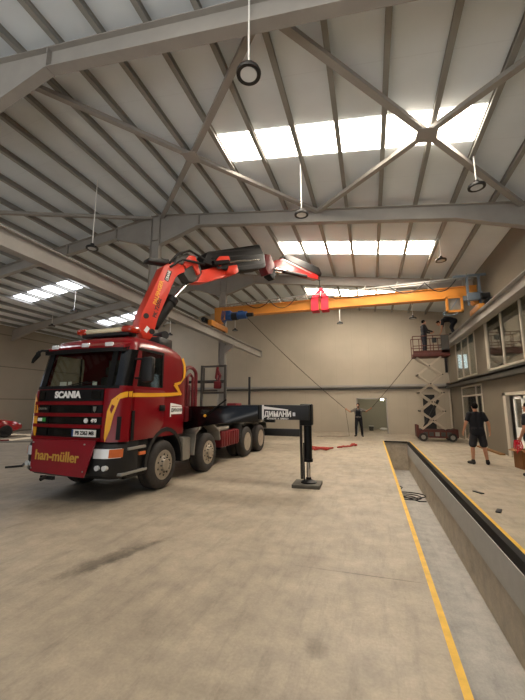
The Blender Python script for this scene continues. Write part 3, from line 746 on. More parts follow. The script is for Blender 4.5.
b = MB(); b.lathe([(.17, 0), (.17, .02), (.06, .07), (.05, .11), (.001, .11)], (xl, yl, .072), (0,0,1), 20); b.build('foot', 'black', lg)
b = MB(); b.box((xl-.12, yl-.155, 1.60), (xl-.02, yl-.13, 1.63)); b.build('marker_plate', 'white', lg)
b = MB(); b.tube((HW+.42, yb-.22, 1.46), (HW+.95, yb-.22, 1.82), .02); b.build('lock_lever', 'black', TRK)
b = MB(); b.ball((HW+.42, yb-.24, 1.45), .035); b.build('lever_knob', 'yellow', TRK)
# rear stabiliser drawn out low behind the wheels
yr_ = T((-3.5, 13.8, 0)).y
b = MB(); b.box((.2, yr_-.12, .46), (T((-2.72, 13.8, 0)).x, yr_+.12, .74), .01); b.build('rear_stabiliser', 'dark', TRK)

# red hoop and control stand behind the cab, cage frame on the platform
b = MB(); x = HW-.18
b.path([(x, 2.40, 1.62), (x, 2.40, 2.45)] + [(x, 2.68-.28*math.cos(t), 2.45+.18*math.sin(t)) for t in [math.pi*k/10 for k in range(1, 10)]] + [(x, 2.96, 2.45), (x, 2.96, 1.62)], .045, n=8)
b.path([(x, 2.55, 1.62), (x, 2.55, 2.38), (x, 2.68, 2.46), (x, 2.80, 2.38), (x, 2.80, 1.62)], .035, n=8); b.build('guard_hoop', 'red_dk', TRK)
b = MB(); b.box((x-.25, 2.30, 1.30), (x+.14, 3.05, 1.66), .03); b.box((x-.3, 2.5, 1.6), (x-.1, 2.9, 2.2), .03); b.build('crane_base', 'red_dk', TRK)
fx0, fx1, fy_ = T((-5.3, 10.3, 0)).x, T((-4.45, 10.3, 0)).x, T((-4.9, 10.3, 0)).y
b = MB()
for xx in (fx0, fx1): b.box((xx-.035, fy_-.035, 1.30), (xx+.035, fy_+.035, 2.98))
for zz in (2.94, 2.08, 2.45): b.box((fx0, fy_-.03, zz-.03), (fx1, fy_+.03, zz+.03))
b.box((fx0+.06, fy_-.01, 2.1), (fx0+.10, fy_+.01, 2.9)); b.build('cage_frame', 'grey_dk', TRK)
b = MB(); b.path([(fx1-.25, fy_-.06, 2.9), (fx1-.28, fy_-.1, 2.55), (fx1-.2, fy_-.1, 2.4), (fx1-.15, fy_-.08, 2.62), (fx1-.25, fy_-.06, 2.8)], .05); b.box((fx1-.36, fy_-.14, 2.2), (fx1-.1, fy_-.04, 2.45), .04); b.build('lifting_tackle', 'red_dk', TRK)
b = MB(); b.tube((fx0-.7, fy_+.1, 2.45), (fx1-.1, fy_+.1, 2.45), .05); b.build('stowed_pole', 'dark', TRK)
pp = T((-4.3, 12.2, 0)); b = MB(); b.tube((pp.x, pp.y, 1.3), (pp.x, pp.y, 2.72), .045); b.build('stake', 'dark', TRK)
pp = T((-3.62, 10.5, 0)); b = MB(); b.box((HW-.35, pp.y-.25, 1.30), (HW-.02, pp.y+.25, 1.75), .03); b.build('control_box', 'red_dk', TRK)

# loader crane: everything lies in one vertical plane that swings towards the bridge girder
D0 = V((-5.25, 7.9, 0)); DD = V((3.35, 6.6, 0)).normalized(); DN = V((DD.y, -DD.x, 0))
def K(s_, z, n=0): return T(D0 + DD*s_ + DN*n + V((0, 0, z)))
NV = (TI.to_3x3() @ DN)
def slab(name, pts, th, m, parent, n0=0, bev=.02):
    b = MB(); b.prism([K(s_, z, n0-th/2) for s_, z in pts], NV*th, bev); return b.build(name, m, parent)
b = MB(); o = T((-5.42, 7.72, 0)); b.tube((o.x, o.y, 1.2), (o.x, o.y, 3.45), .30, .26, n=20); b.box((o.x-.5, o.y-.35, 1.1), (o.x+.5, o.y+.35, 1.5), .05); col_ = b.build('crane_column', 'crane_red', TRK)
b = MB(); b.box((o.x-.38, o.y-.3, 3.1), (o.x+.4, o.y+.3, 3.42), .05); b.tube(K(-.1, 3.5, -.3), K(-.1, 3.5, .28), .11); b.build('pivot_block', 'dark', col_)
bm1 = slab('main_boom', [(-.66, 3.34), (-.80, 3.62), (-.74, 3.95), (-.18, 5.40), (.02, 5.58), (.42, 5.60), (.50, 5.42), (.26, 5.30), (.16, 5.16), (-.28, 3.95), (-.38, 3.5), (-.46, 3.34)], .40, 'crane_red', TRK)
for s_, z in ((-.62, 3.93), (-.44, 3.55)):
    b = MB(); b.tube(K(s_, z, -.22), K(s_, z, .225), .07, n=16); b.build('pivot_pin', 'dark', bm1)
slab('data_plate', [(-.66, 3.55), (-.58, 3.68), (-.50, 3.62), (-.58, 3.49)], .42, 'white', bm1, 0, 0)
up = V((.36, 1.45)); ul = up.length; xd = (K(.36, 1.45) - K(0, 0)).normalized(); ud = (K(-1.45, .36) - K(0, 0)).normalized()
slab('lettering_band', [(-.16, 5.02), (-.06, 5.32), (.06, 5.30), (-.04, 4.98)], .412, 'black', bm1, 0, 0)
text_mesh('lettering', 'CRANE', .11, 'white', bm1, K(-.05, 5.155, .210), xd, ud, bold=.003, squash=.85)
text_mesh('lettering', 'PALFINGER', .15, 'yellow', bm1, K(-.31, 4.62, .203), xd, ud, bold=.003, squash=.95)
text_mesh('lettering', 'PK 72002', .15, 'dark', bm1, K(-.32, 4.20, .203), xd, ud, bold=.003, squash=.95)
# lift cylinder under the boom
b = MB(); b.tube(K(-.30, 3.75), K(.20, 4.55), .15, n=18); b.tube(K(.16, 4.48), K(.24, 4.62), .175, n=18); cy_ = b.build('lift_cylinder', 'black', TRK)
b = MB(); b.tube(K(.2, 4.55), K(.80, 5.28), .055, n=14); b.build('piston_rod', 'chrome', cy_)
# knuckle with its link plates
kn = slab('knuckle', [(.10, 5.35), (.22, 5.78), (.55, 6.02), (.95, 5.92), (1.10, 5.55), (.92, 5.22), (.62, 5.18), (.45, 5.42)], .34, 'grey_dk', TRK)
slab('knuckle_lever', [(.40, 5.62), (.60, 5.95), (.80, 5.98), (1.00, 5.50), (.88, 5.42), (.72, 5.72), (.52, 5.52)], .46, 'crane_red', kn)
for hp_ in ([(-.05, 5.5, .25), (.2, 5.85, .28), (.55, 6.05, .28), (.9, 6.0, .26), (1.2, 5.95, .24)], [(-.02, 5.4, .25), (.3, 5.7, .3), (.7, 5.75, .3), (1.1, 5.8, .26)]):
    b = MB(); b.path([K(*q_) for q_ in hp_], .035); b.build('hydraulic_hose', 'hose', kn)
slab('elbow_cap', [(-.62, 5.42), (-.60, 5.52), (.0, 5.66), (.02, 5.52)], .30, 'dark', bm1)
# outer boom: red inner section, black hose and extension pack, chrome rod
ob2 = slab('outer_boom', [(.80, 5.18), (1.0, 5.62), (2.05, 6.12), (2.20, 6.02), (2.20, 5.80), (1.25, 5.32)], .34, 'crane_red', TRK)
pk = slab('extension_pack', [(1.02, 5.82), (1.20, 6.24), (3.40, 7.24), (3.66, 6.96), (3.74, 6.52), (3.55, 6.40), (2.10, 5.86), (1.75, 5.90)], .55, 'black', TRK, 0, .04)
for k in range(4):
    b = MB(); b.bar(K(1.2+.12*k, 6.20-.13*k, .28), K(3.44+.05*k, 7.10-.17*k, .28), .02, .035); b.build('pack_rib', 'anthracite', pk)
b = MB(); b.tube(K(1.9, 6.10, .33), K(3.3, 6.63, .33), .04, n=12); b.build('chrome_rod', 'chrome', pk)
b = MB(); b.tube(K(1.35, 5.9, .33), K(1.95, 6.12, .33), .075, n=12); b.build('rod_barrel', 'black', pk)
slab('boom_bracket', [(1.45, 5.98), (1.62, 6.22), (1.98, 6.34), (2.05, 6.20), (1.80, 6.05), (1.66, 5.90)], .66, 'crane_red', ob2)
slab('boom_bracket', [(1.95, 5.78), (2.0, 6.02), (2.35, 6.16), (2.42, 5.94), (2.25, 5.80)], .62, 'crane_red', ob2)
# fly jib with its own pack and cylinder
j0 = slab('jib_joint', [(3.75, 6.62), (3.80, 7.05), (4.08, 7.10), (4.30, 6.78), (4.18, 6.42), (3.95, 6.32)], .36, 'red_dk', TRK)
slab('jib_link', [(4.05, 6.30), (4.10, 6.74), (4.32, 6.80), (4.42, 6.55), (4.32, 6.22)], .30, 'black', j0)
M['jib_red'] = mat('jib_red', '#a81c1c', .32, coat=.4)
jb = slab('fly_jib', [(4.20, 6.78), (4.40, 7.02), (4.85, 7.22), (5.15, 7.20), (6.95, 7.22), (7.20, 7.12), (7.15, 6.98), (6.5, 6.92), (5.0, 6.84), (4.5, 6.72)], .28, 'jib_red', TRK)
slab('jib_pack', [(4.85, 7.22), (5.0, 7.42), (5.3, 7.46), (7.15, 7.52), (7.35, 7.30), (7.28, 7.16), (5.4, 7.20)], .34, 'anthracite', jb)
b = MB(); b.tube(K(4.25, 6.62, .2), K(4.85, 6.72, .2), .035, n=10); b.build('chrome_rod', 'chrome', jb)
b = MB(); b.tube(K(4.3, 6.52, .16), K(4.8, 6.60, .16), .028, n=8); b.build('chrome_rod', 'chrome', jb)
b = MB(); b.tube(K(4.8, 6.66, .18), K(6.2, 6.86, .18), .075, n=12); b.build('jib_cylinder', 'black', jb)
b = MB(); b.bar(K(4.9, 7.16, .16), K(6.6, 7.09, .16), .02, .03); b.build('jib_trim', 'alu', jb)
b = MB(); b.tube(K(7.15, 7.06, -.15), K(7.15, 7.06, .15), .06); b.tube(K(7.15, 7.06), K(7.42, 7.05), .05, .03); b.build('jib_head', 'dark', jb)
HT = D0 + DD*7.40 + V((0,0,7.04))
b = MB(); b.path([T(HT), T(HT + V((0,0,-.22)))], .02); b.path([T(HT + V((.06*math.sin(t), 0, -.28 - .06 + .06*math.cos(t)))) for t in [k*.5 for k in range(10)]], .016); b.build('hook', 'dark', jb)

# base pad under the outrigger foot
b = MB(); b.box((-.30, -.28, 0), (.28, .28, .07), .008); pad = b.build('outrigger_pad', 'grey_dk'); pad.location = (-1.36, 7.63, 0); pad.rotation_euler = (0,0,.03)
pad.data.materials[0] = mat('pad_grey', '#5a554b', .7, var=.15); tag(pad, 'square grey pad on the floor under the foot of the outrigger leg', 'pad')
# ------------------------------------------------------------------ bridge crane
GY = 14.5
CR = empty('bridge_crane', (-1.4, GY, 5.12)); CO = V(CR.location)
tag(CR, 'long orange overhead bridge crane spanning the hall under the roof', 'overhead crane')
def cb(name, a, b, m, parent=CR, bev=0): return MB().box(V(a)-CO, V(b)-CO, bev).build(name, m, parent)
b = MB(); x0, x1 = -6.75, 4.02
b.box(V((x0, GY-.12, 5.76))-CO, V((x1, GY+.12, 6.14))-CO); b.box(V((x0, GY-.17, 5.73))-CO, V((x1, GY+.17, 5.76))-CO); b.box(V((x0, GY-.17, 6.14))-CO, V((x1, GY+.17, 6.17))-CO)
b.build('girder', 'crane_orange', CR)
for x, s in ((RWL, 1), (RWR, -1)):
    b = MB(); y0, y1 = (13.55, 15.35) if s > 0 else (14.0, 15.2)
    b.box(V((x-.10, y0, 5.17))-CO, V((x+.10, y1, 5.36 if s < 0 else 5.42))-CO, .012); ec = b.build('end_carriage', 'crane_orange', CR)
    for y in (y0+.25, y1-.25):
        b = MB(); b.tube(V((x-.05, y, 5.24))-CO, V((x+.05, y, 5.24))-CO, .12, n=18); b.build('carriage_wheel', 'dark', ec)
    b = MB(); b.prism([V((x-.14, GY-.2, 6.17))-CO, V((x+.30*s, GY-.2, 6.17))-CO, V((x+.30*s, GY-.2, 5.73))-CO, V((x+.12*s, GY-.2, 5.44))-CO, V((x-.12*s, GY-.2, 5.44))-CO], (0, .4, 0), .01); b.build('end_plate', 'crane_orange', CR)
    b = MB(); b.tube(V((x-.24*s, y0+.30, 5.42))-CO, V((x-.24*s, y0-.12, 5.42))-CO, .12, n=16); b.tube(V((x-.24*s, y0-.12, 5.42))-CO, V((x-.24*s, y0-.2, 5.42))-CO, .09, n=16); b.build('drive_motor', 'dark', ec)
# blue hoist under the near end of the girder
b = MB(); hx = -6.1
b.tube(V((hx+.1, GY-.3, 5.68))-CO, V((hx+.95, GY-.3, 5.68))-CO, .17, n=18); b.box(V((hx-.05, GY-.45, 5.50))-CO, V((hx+.2, GY-.12, 5.92))-CO, .03); b.box(V((hx+.55, GY-.42, 5.56))-CO, V((hx+.80, GY-.15, 5.88))-CO, .03)
ho = b.build('hoist', 'blue', CR)
b = MB(); b.tube(V((hx+.95, GY-.3, 5.68))-CO, V((hx+1.25, GY-.3, 5.68))-CO, .09, n=14); b.build('hoist_motor', 'dark', ho)
b = MB(); b.tube(V((hx+.25, GY-.3, 5.66))-CO, V((hx+.52, GY-.3, 5.66))-CO, .185, n=18); b.build('rope_drum', 'dark', ho)
for k in range(3): b = MB(); b.path([V((hx-.12-.05*k, GY-.3-.03*k, 5.95))-CO, V((hx-.2-.05*k, GY-.3, 5.6))-CO, V((hx-.12-.06*k, GY-.32, 5.34+.05*k))-CO, V((hx-.0, GY-.3, 5.55))-CO], .02); b.build('hoist_cable', 'blue', ho)
# silver festoon rail with black cable loops
b = MB(); za, zb = 6.22, 6.46
b.bar(V((-6.5, GY-.32, za))-CO, V((4.1, GY-.32, zb))-CO, .05, .05); fr_ = b.build('festoon_rail', 'alu', CR)
b = MB(); b.bar(V((-6.0, GY+.1, za+.05))-CO, V((4.0, GY+.1, zb+.05))-CO, .03, .03); b.build('festoon_rail', 'alu', CR)
for k in range(9):
    x = -6.2 + k*1.22; z = za + (zb-za)*(x+6.5)/10.6
    b = MB(); b.bar(V((x, GY-.36, z-.10))-CO, V((x+.12, GY-.34, z+.14))-CO, .04, .03); b.bar(V((x+.06, GY-.30, z))-CO, V((x+.06, GY+.1, z+.05))-CO, .03, .03); b.bar(V((x+.06, GY+.1, z+.05))-CO, V((x+.06, GY+.1, 6.16))-CO, .03, .03); b.build('rail_bracket', 'alu', CR)
for xa, xb, dp in ((-5.2, -4.1, .28), (-4.1, -2.9, .40), (-.9, .2, .30), (.9, 2.2, .34), (2.2, 3.3, .42)):
    z = za + (zb-za)*((xa+xb)/2+6.5)/10.6 - .03
    b = MB(); b.path([V((xa+(xb-xa)*t, GY-.34, z - dp*4*t*(1-t)))-CO for t in [k/10 for k in range(11)]], .018); b.build('cable_loop', 'hose', CR)
# right hand end: blue grey frame, hanging orange frame with its tackle
for x in (3.66, 4.05): cb('end_post', (x-.04, GY-.36, 5.35), (x+.04, GY-.28, 6.52), 'blue_lt')
cb('end_beam', (3.4, GY-.38, 5.55), (4.22, GY-.26, 5.72), 'blue_lt')
cb('end_box', (3.60, GY-.52, 5.50), (4.1, GY-.36, 5.80), 'blue_lt', bev=.03)
b = MB(); b.tube(V((4.0, GY-.55, 5.62))-CO, V((4.28, GY-.55, 5.62))-CO, .11, n=14); b.build('drive_motor', 'dark', CR)
cb('end_arm', (3.2, GY-.36, 6.46), (4.3, GY-.28, 6.54), 'blue_lt')
b = MB(); xa, xb, za_, zb_ = 2.88, 3.46, 5.12, 5.74
for a_, c_ in (((xa, za_), (xb, za_+.08)), ((xa, zb_-.08), (xb, zb_)), ((xa, za_), (xa+.08, zb_)), ((xb-.08, za_), (xb, zb_))): b.box(V((a_[0], GY-.40, a_[1]))-CO, V((c_[0], GY-.28, c_[1]))-CO)
hf = b.build('trolley_frame', 'crane_orange', CR)
cb('trolley_panel', (xa+.08, GY-.33, za_+.08), (xb-.08, GY-.30, zb_-.08), 'grey', hf)
b = MB(); b.bar(V((xa+.15, GY-.37, za_+.1))-CO, V((xb-.15, GY-.37, zb_-.1))-CO, .03, .03); b.build('trolley_strut', 'blue_lt', hf)
b = MB(); b.path([V((3.0+.25*math.cos(t), GY-.38, 5.08+.07*math.sin(t)))-CO for t in [2*math.pi*k/14 for k in range(14)]], .022, closed=True); b.build('trolley_ring', 'blue_lt', hf)

# red slings between the truck crane's hook and the girder: each loops round the girder
hk = HT + V((.05, 0, -.34))
for i, x in enumerate((-2.10, -1.68)):
    b = MB(); e = .035; xa, xb = x-.155, x+.155
    y0, y1, z0, z1 = GY-.21, GY+.21, 5.69, 6.21
    b.box((xa, y0-e, z0), (xb, y0, z1)); b.box((xa, y1, z0), (xb, y1+e, z1)); b.box((xa, y0-e, z0-e), (xb, y1+e, z0)); b.box((xa, y0-e, z1), (xb, y1+e, z1+.02))
    top = hk + V(((x+1.89)*.15, 0, 0))
    for yy in (y0-.01, y1+.01):
        b.rings([[V((xa, yy-.012, z1)), V((xb, yy-.012, z1)), V((xb, yy+.012, z1)), V((xa, yy+.012, z1))], [top+V((-.03,-.012,0)), top+V((.03,-.012,0)), top+V((.03,.012,0)), top+V((-.03,.012,0))]])
    o = b.build('lifting_sling', 'sling', None, True)
    tag(o, ('red lifting sling round the orange girder, the one nearer the blue hoist', 'red lifting sling round the orange girder, the one nearer the scissor lift')[i], 'sling', 'red slings round the girder')

# ------------------------------------------------------------------ scissor lift
SX, SY = 2.9, 18.55
SL = empty('scissor_lift', (SX, SY, 0)); tag(SL, 'rust red scissor lift raised on cream cross arms beside the right wall', 'scissor lift')
b = MB(); b.box((-.82, -.42, .16), (.82, .42, .52), .03); b.box((-.88, -.40, .16), (-.78, .40, .74), .02); b.box((.74, -.42, .16), (.88, .42, .56), .03); ba = b.build('base', 'lift_red', SL)
for k in range(5): bx('base_panel', (-.6+.25*k, -.435, .24), (-.42+.25*k, -.42, .42), 'grey_dk' if k != 2 else 'grey', ba)
for x in (-.62, .62):
    for s in (-1, 1):
        b = MB(); b.tube((x, s*.30, .19), (x, s*.45, .19), .19, n=20); wh = b.build('wheel', 'rubber', SL)
        b = MB(); b.tube((x, s*.44, .19), (x, s*.465, .19), .10, n=14); b.build('hub', 'grey', wh)
Z0, Z1, ns = .52, 3.98, 4
dz = (Z1-Z0)/ns; xa, xb = -.66, .42
for i in range(ns):
    za, zb = Z0+dz*i, Z0+dz*(i+1)
    for s in (-1, 1):
        for (p, q, o) in (((xa, za), (xb, zb), 0), ((xb, za), (xa, zb), .05)):
            b = MB(); b.bar((p[0], s*(.30-o), p[1]), (q[0], s*(.30-o), q[1]), .045, .085); b.build('scissor_arm', 'lift_arm', SL)
    for x, z in ((xa, za), (xb, za), ((xa+xb)/2, (za+zb)/2)): b = MB(); b.tube((x, -.34, z), (x, .34, z), .035, n=10); b.build('cross_pin', 'grey_dk', SL)
b = MB(); b.tube((-.5, 0, Z0+.1), (.2, 0, Z0+dz*1.6), .06, n=12); b.build('lift_cylinder', 'dark', SL)
PZ_ = 4.02
b = MB(); b.box((-.82, -.45, PZ_-.03), (.80, .45, PZ_+.13), .015); pf = b.build('platform', 'lift_red', SL)
rails = MB()
gr = dict(r=.02, n=8)
for z in (PZ_+.5, PZ_+.98): rails.path([(-.8, -.43, z), (.78, -.43, z), (.78, .43, z), (-.8, .43, z)], .02, 8, closed=True)
for x in (-.8, -.42, .1, .46, .78):
    for y in (-.43, .43): rails.tube((x, y, PZ_+.1), (x, y, PZ_+.98), .018, n=8)
rails.build('guard_rail', 'lift_red', SL)
bx('toe_board', (-.8, -.45, PZ_+.13), (.78, -.435, PZ_+.26), 'lift_red', pf)
bx('mesh_panel', (.44, -.45, PZ_+.13), (.78, -.42, PZ_+.98), 'grey_dk', pf)
bx('control_panel', (.05, -.50, PZ_+.62), (.25, -.45, PZ_+.86), 'dark', pf, .01)

# ------------------------------------------------------------------ people
def fuse(b, name, mats, parent, voxel=.010, smooth=4, paint=None):
    """melt a set of overlapping tapered limbs into one continuous skin"""
    me = b.mesh('tmp'); t = bpy.data.objects.new('tmp', me); COL.objects.link(t)
    r = t.modifiers.new('r', 'REMESH'); r.mode = 'VOXEL'; r.voxel_size = voxel
    if smooth: sm = t.modifiers.new('s', 'SMOOTH'); sm.factor = .5; sm.iterations = smooth
    dg = bpy.context.evaluated_depsgraph_get(); dg.update()
    m2 = bpy.data.meshes.new_from_object(t.evaluated_get(dg)); bpy.data.objects.remove(t); bpy.data.meshes.remove(me)
    m2.name = name; m2.materials.clear()
    for m in (mats if isinstance(mats, (list, tuple)) else [mats]): m2.materials.append(M[m])
    for p in m2.polygons: p.use_smooth = True
    o = bpy.data.objects.new(name, m2); COL.objects.link(o); o.parent = parent; return o
def hand(b, w_, d, pn, side, curl=.5, scale=1.0):
    """palm, four bent fingers of unequal length and a thumb that leaves the side of the palm"""
    d = V(d).normalized(); pn = V(pn); pn = (pn - d*pn.dot(d)).normalized(); sd = d.cross(pn)*side
    k = scale
    for t in (-.028, -.010, .010, .028): b.capsule(w_ + sd*t*.7*k + d*.01, w_ + sd*t*k + d*.085*k, .015*k, .0125*k, 8)
    L = (.062, .075, .070, .055)
    for t, l in zip((.030, .010, -.010, -.029), L):
        a = w_ + sd*t*k + d*.085*k; d1 = (d*math.cos(curl*.7) + pn*math.sin(curl*.7)); d2 = (d*math.cos(curl*1.6) + pn*math.sin(curl*1.6))
        m_ = a + d1*l*.55*k; b.capsule(a, m_, .0095*k, .0088*k, 8); b.capsule(m_, m_ + d2*l*.5*k, .0088*k, .0075*k, 8)
    a = w_ + sd*.028*k + d*.022*k; m_ = a + (sd*.75 + d*.6 + pn*.25).normalized()*.042*k
    b.capsule(a, m_, .0125*k, .0105*k, 8); b.capsule(m_, m_ + (d*.9 + sd*.25 + pn*.4).normalized()*.034*k, .0105*k, .008*k, 8)
def person(label, loc, rz, J, outfit, group=None, look=(0,1,0), hand_n=((0,1,0), (0,1,0)), curl=(.5, .5)):
    """J: joint table (x to the person's right, y forward, z up)"""
    root = empty('person', loc, rz); tag(root, label, 'person', group)
    D = dict(pel=(0,0,.94), wst=(0,.01,1.08), chs=(0,.01,1.28), nek=(0,-.01,1.48), hd=(0,.03,1.635),
             sR=(.175,-.01,1.42), eR=(.24,-.02,1.13), wR=(.25,.06,.88), sL=(-.175,-.01,1.42), eL=(-.24,-.02,1.13), wL=(-.25,.06,.88),
             hR=(.09,0,.91), kR=(.11,.02,.50), aR=(.12,-.02,.09), tR=(.15,.15,.035), hL=(-.09,0,.91), kL=(-.11,.02,.50), aL=(-.12,-.02,.09), tL=(-.15,.15,.035))
    D.update(J); D = {k: V(v) for k, v in D.items()}
    ux = (D['sR'] - D['sL']).normalized(); spine = (D['nek'] - D['pel']).normalized()
    b = MB()
    def torso(b, e=0.0, lo=True):
        for s in (-1, 1):
            b.capsule(D['pel'] + ux*.075*s, D['wst'] + ux*.065*s, .105+e, .10+e)
            b.capsule(D['wst'] + ux*.065*s, D['chs'] + ux*.085*s, .10+e, .112+e)
            b.capsule(D['chs'] + ux*.085*s, D['nek'] + ux*.055*s - spine*.07, .112+e, .07+e)
            b.capsule(D['chs'] + ux*.12*s, D['sR' if s > 0 else 'sL'], .08+e, .066+e)
    torso(b)
    b.capsule(D['nek'] - spine*.05, D['hd'] - (D['hd']-D['nek']).normalized()*.04, .062, .055)
    for S, sd in (('R', 1), ('L', -1)):
        b.capsule(D['s'+S], D['e'+S], .056, .043); b.capsule(D['e'+S], D['w'+S], .043, .027)
        dd = (D['w'+S]-D['e'+S]).normalized(); hand(b, D['w'+S] - dd*.01, dd, hand_n[0 if sd > 0 else 1], sd, curl[0 if sd > 0 else 1])
        b.capsule(D['h'+S], D['k'+S], .088, .058); kd = D['a'+S]-D['k'+S]
        b.capsule(D['k'+S], D['k'+S]+kd*.35 + V((0,-.012,0)), .056, .056); b.capsule(D['k'+S]+kd*.35 + V((0,-.012,0)), D['a'+S], .056, .037)
        b.capsule(D['a'+S] + V((0,0,-.03)), D['t'+S], .042, .032)
    # head: skull, jaw, nose, ears, brow
    f_ = V(look).normalized(); hu = (D['hd'] - D['nek']).normalized(); hu = (hu - f_*hu.dot(f_)).normalized(); hs = f_.cross(hu)
    R = Matrix((hs, f_, hu)).transposed(); H = D['hd']
    hp = lambda x, y, z: H + R @ V((x, y, z))
    b.ball(H + R @ V((0,-.012,.025)), .1, (.77, .93, .92), 18, R); b.ball(hp(0, .02, -.045), .075, (.78, .88, .95), 16, R)
    b.capsule(hp(0, .085, .015), hp(0, .108, -.02), .010, .016, 10); b.capsule(hp(-.03, .078, .028), hp(.03, .078, .028), .014, .014, 8)
    b.capsule(hp(-.022, .083, -.058), hp(.022, .083, -.058), .010, .010, 8); b.ball(hp(0, .078, -.088), .022)
    for s in (-1, 1): b.ball(hp(.079*s, -.01, -.005), .03, (.35, .65, 1), 10, R)
    body = fuse(b, 'body', 'skin', root, .0075, 2)
    for s in (-1, 1):
        e = MB(); e.ball(hp(.031*s, .083, .004), .011, (1.1, .6, .8), 10, R); ey = e.build('eye', 'white', root)
        e = MB(); e.ball(hp(.031*s, .0885, .004), .0052, n=8); e.build('iris', 'hair', ey)
    e = MB(); e.ball(hp(0, -.022, .035), .106, (.80, .95, .93), 18, R)
    # trim the hair off the face
    for v in list(e.bm.verts):
        l = R.transposed() @ (v.co - H)
        if l.y > .045 and l.z < .065 or l.z < -.075 or (l.y > .0 and l.z < .0): e.bm.verts.remove(v)
    bmesh.ops.holes_fill(e.bm, edges=[x for x in e.bm.edges if x.is_boundary]); e.build('hair', 'hair', root, angle=80)
    if outfit.get('beard'):
        e = MB(); e.ball(hp(0, .034, -.06), .072, (.86, .88, .85), 14, R)
        for v in list(e.bm.verts):
            l = R.transposed() @ (v.co - H)
            if l.z > -.045 and l.y > .03 or l.y < 0: e.bm.verts.remove(v)
        bmesh.ops.holes_fill(e.bm, edges=[x for x in e.bm.edges if x.is_boundary]); e.build('beard', 'hair', root, angle=80)
    if 'shirt' in outfit:
        e = MB(); torso(e, .016); sl = outfit.get('sleeve', .6)
        if outfit.get('untucked'):
            for s in (-1, 1): e.capsule(D['wst'] + ux*.065*s, D['pel'] + ux*.07*s - spine*.05, .122, .142)
        e.capsule(D['nek'] - spine*.05, D['nek'] - spine*.02, .072, .066)
        for S in 'RL':
            p, q = D['s'+S], D['e'+S]; e.capsule(p, p+(q-p)*min(sl, 1), .075, .066)
            if sl > 1: r_ = D['w'+S]; e.capsule(q, q+(r_-q)*(sl-1), .060, .044)
        fuse(e, 'shirt', outfit['shirt'], root, .012, 5)
    if 'legs' in outfit:
        e = MB(); ln = outfit.get('length', 2)
        for s in (-1, 1): e.capsule(D['pel'] + ux*.075*s - spine*.02, D['pel'] + ux*.07*s + spine*.08, .128, .122)
        for S in 'RL':
            h_, k_, a_ = D['h'+S], D['k'+S], D['a'+S]
            if ln <= 1: e.capsule(h_, h_+(k_-h_)*ln, .112, .105)
            else: e.capsule(h_, k_, .108, .078); e.capsule(k_, k_+(a_-k_)*(ln-1), .078, .062)
        if outfit.get('bib'):
            ff = ux.cross(spine)*-1; ff = ff if ff.y > 0 else -ff
            for s in (-1, 1):
                e.capsule(D['pel'] + ux*.07*s + spine*.08, D['chs'] + ux*.06*s + ff*.045 + spine*.02, .12, .105)
        fuse(e, outfit.get('legs_name', 'trousers'), outfit['legs'], root, .012, 5)
        if outfit.get('bib'):
            for s in (-1, 1):
                g = MB(); c = D['chs']; g.path([c + ux*.09*s + V((0,.15,.05)), c + ux*.10*s + V((0,.12,.16)), D['nek'] + ux*.095*s + V((0,.01,.02)), c + ux*.07*s + V((0,-.13,.05)), c + V((0,-.13,-.1))], .022, 8); g.build('strap', outfit['legs'], root)
    for S in 'RL':
        e = MB(); a_, t_ = D['a'+S], D['t'+S]; e.capsule(a_ + V((0,-.02,-.03)), t_ + V((0,.01,0)), .056, .044); e.capsule(a_ + V((0,0,.02)), a_ + V((0,-.02,-.04)), .05, .054)
        fuse(e, 'shoe', 'shoe', root, .010, 2)
    return root

# the man by the far doorway, arms held out, one line in each hand
PF = person('man in dark bib overalls by the far doorway with both arms spread', (-.68, 19.75, 0), math.radians(178),
    dict(sR=(.18,0,1.42), eR=(.42,.04,1.30), wR=(.60,.14,1.42), sL=(-.18,0,1.42), eL=(-.42,.04,1.33), wL=(-.63,.12,1.46),
         kR=(.14,.02,.5), aR=(.16,-.02,.09), tR=(.20,.14,.035), kL=(-.14,.02,.5), aL=(-.16,-.02,.09), tL=(-.2,.14,.035)),
    dict(shirt='cl_grey', sleeve=.75, legs='cl_navy', legs_name='overalls', bib=True, beard=True), curl=(1.2, 1.2), hand_n=((0,1,.2), (0,1,.2)))
# the man seen from behind near the right wall
PR = person('man seen from behind in black T-shirt and dark shorts, right of the pit', (2.93, 11.75, 0), math.radians(4),
    dict(eR=(.30,-.05,1.16), wR=(.34,.02,.92), eL=(-.30,-.05,1.16), wL=(-.36,.0,.93), hR=(.1,0,.91), kR=(.15,.01,.5), aR=(.19,-.03,.09), tR=(.25,.12,.035), kL=(-.15,.01,.5), aL=(-.18,-.03,.09), tL=(-.25,.11,.035), hd=(0,.035,1.63)),
    dict(shirt='cl_black', sleeve=.62, legs='cl_short', legs_name='shorts', length=.85, untucked=True), hand_n=((-1,.2,0), (1,.2,0)))
# the man cut by the right edge of the view, a red strap in his hand
PE = person('man in black T-shirt holding a red strap by the white door', (3.69, 10.15, 0), math.radians(40),
    dict(eL=(-.25,.0,1.14), wL=(-.24,.12,.90), eR=(.25,.0,1.14), wR=(.22,.14,.92)),
    dict(shirt='cl_black', sleeve=.62, legs='cl_short', length=1.95, untucked=True), curl=(.9, 1.1), hand_n=((-1,.2,0), (1,.2,0)))
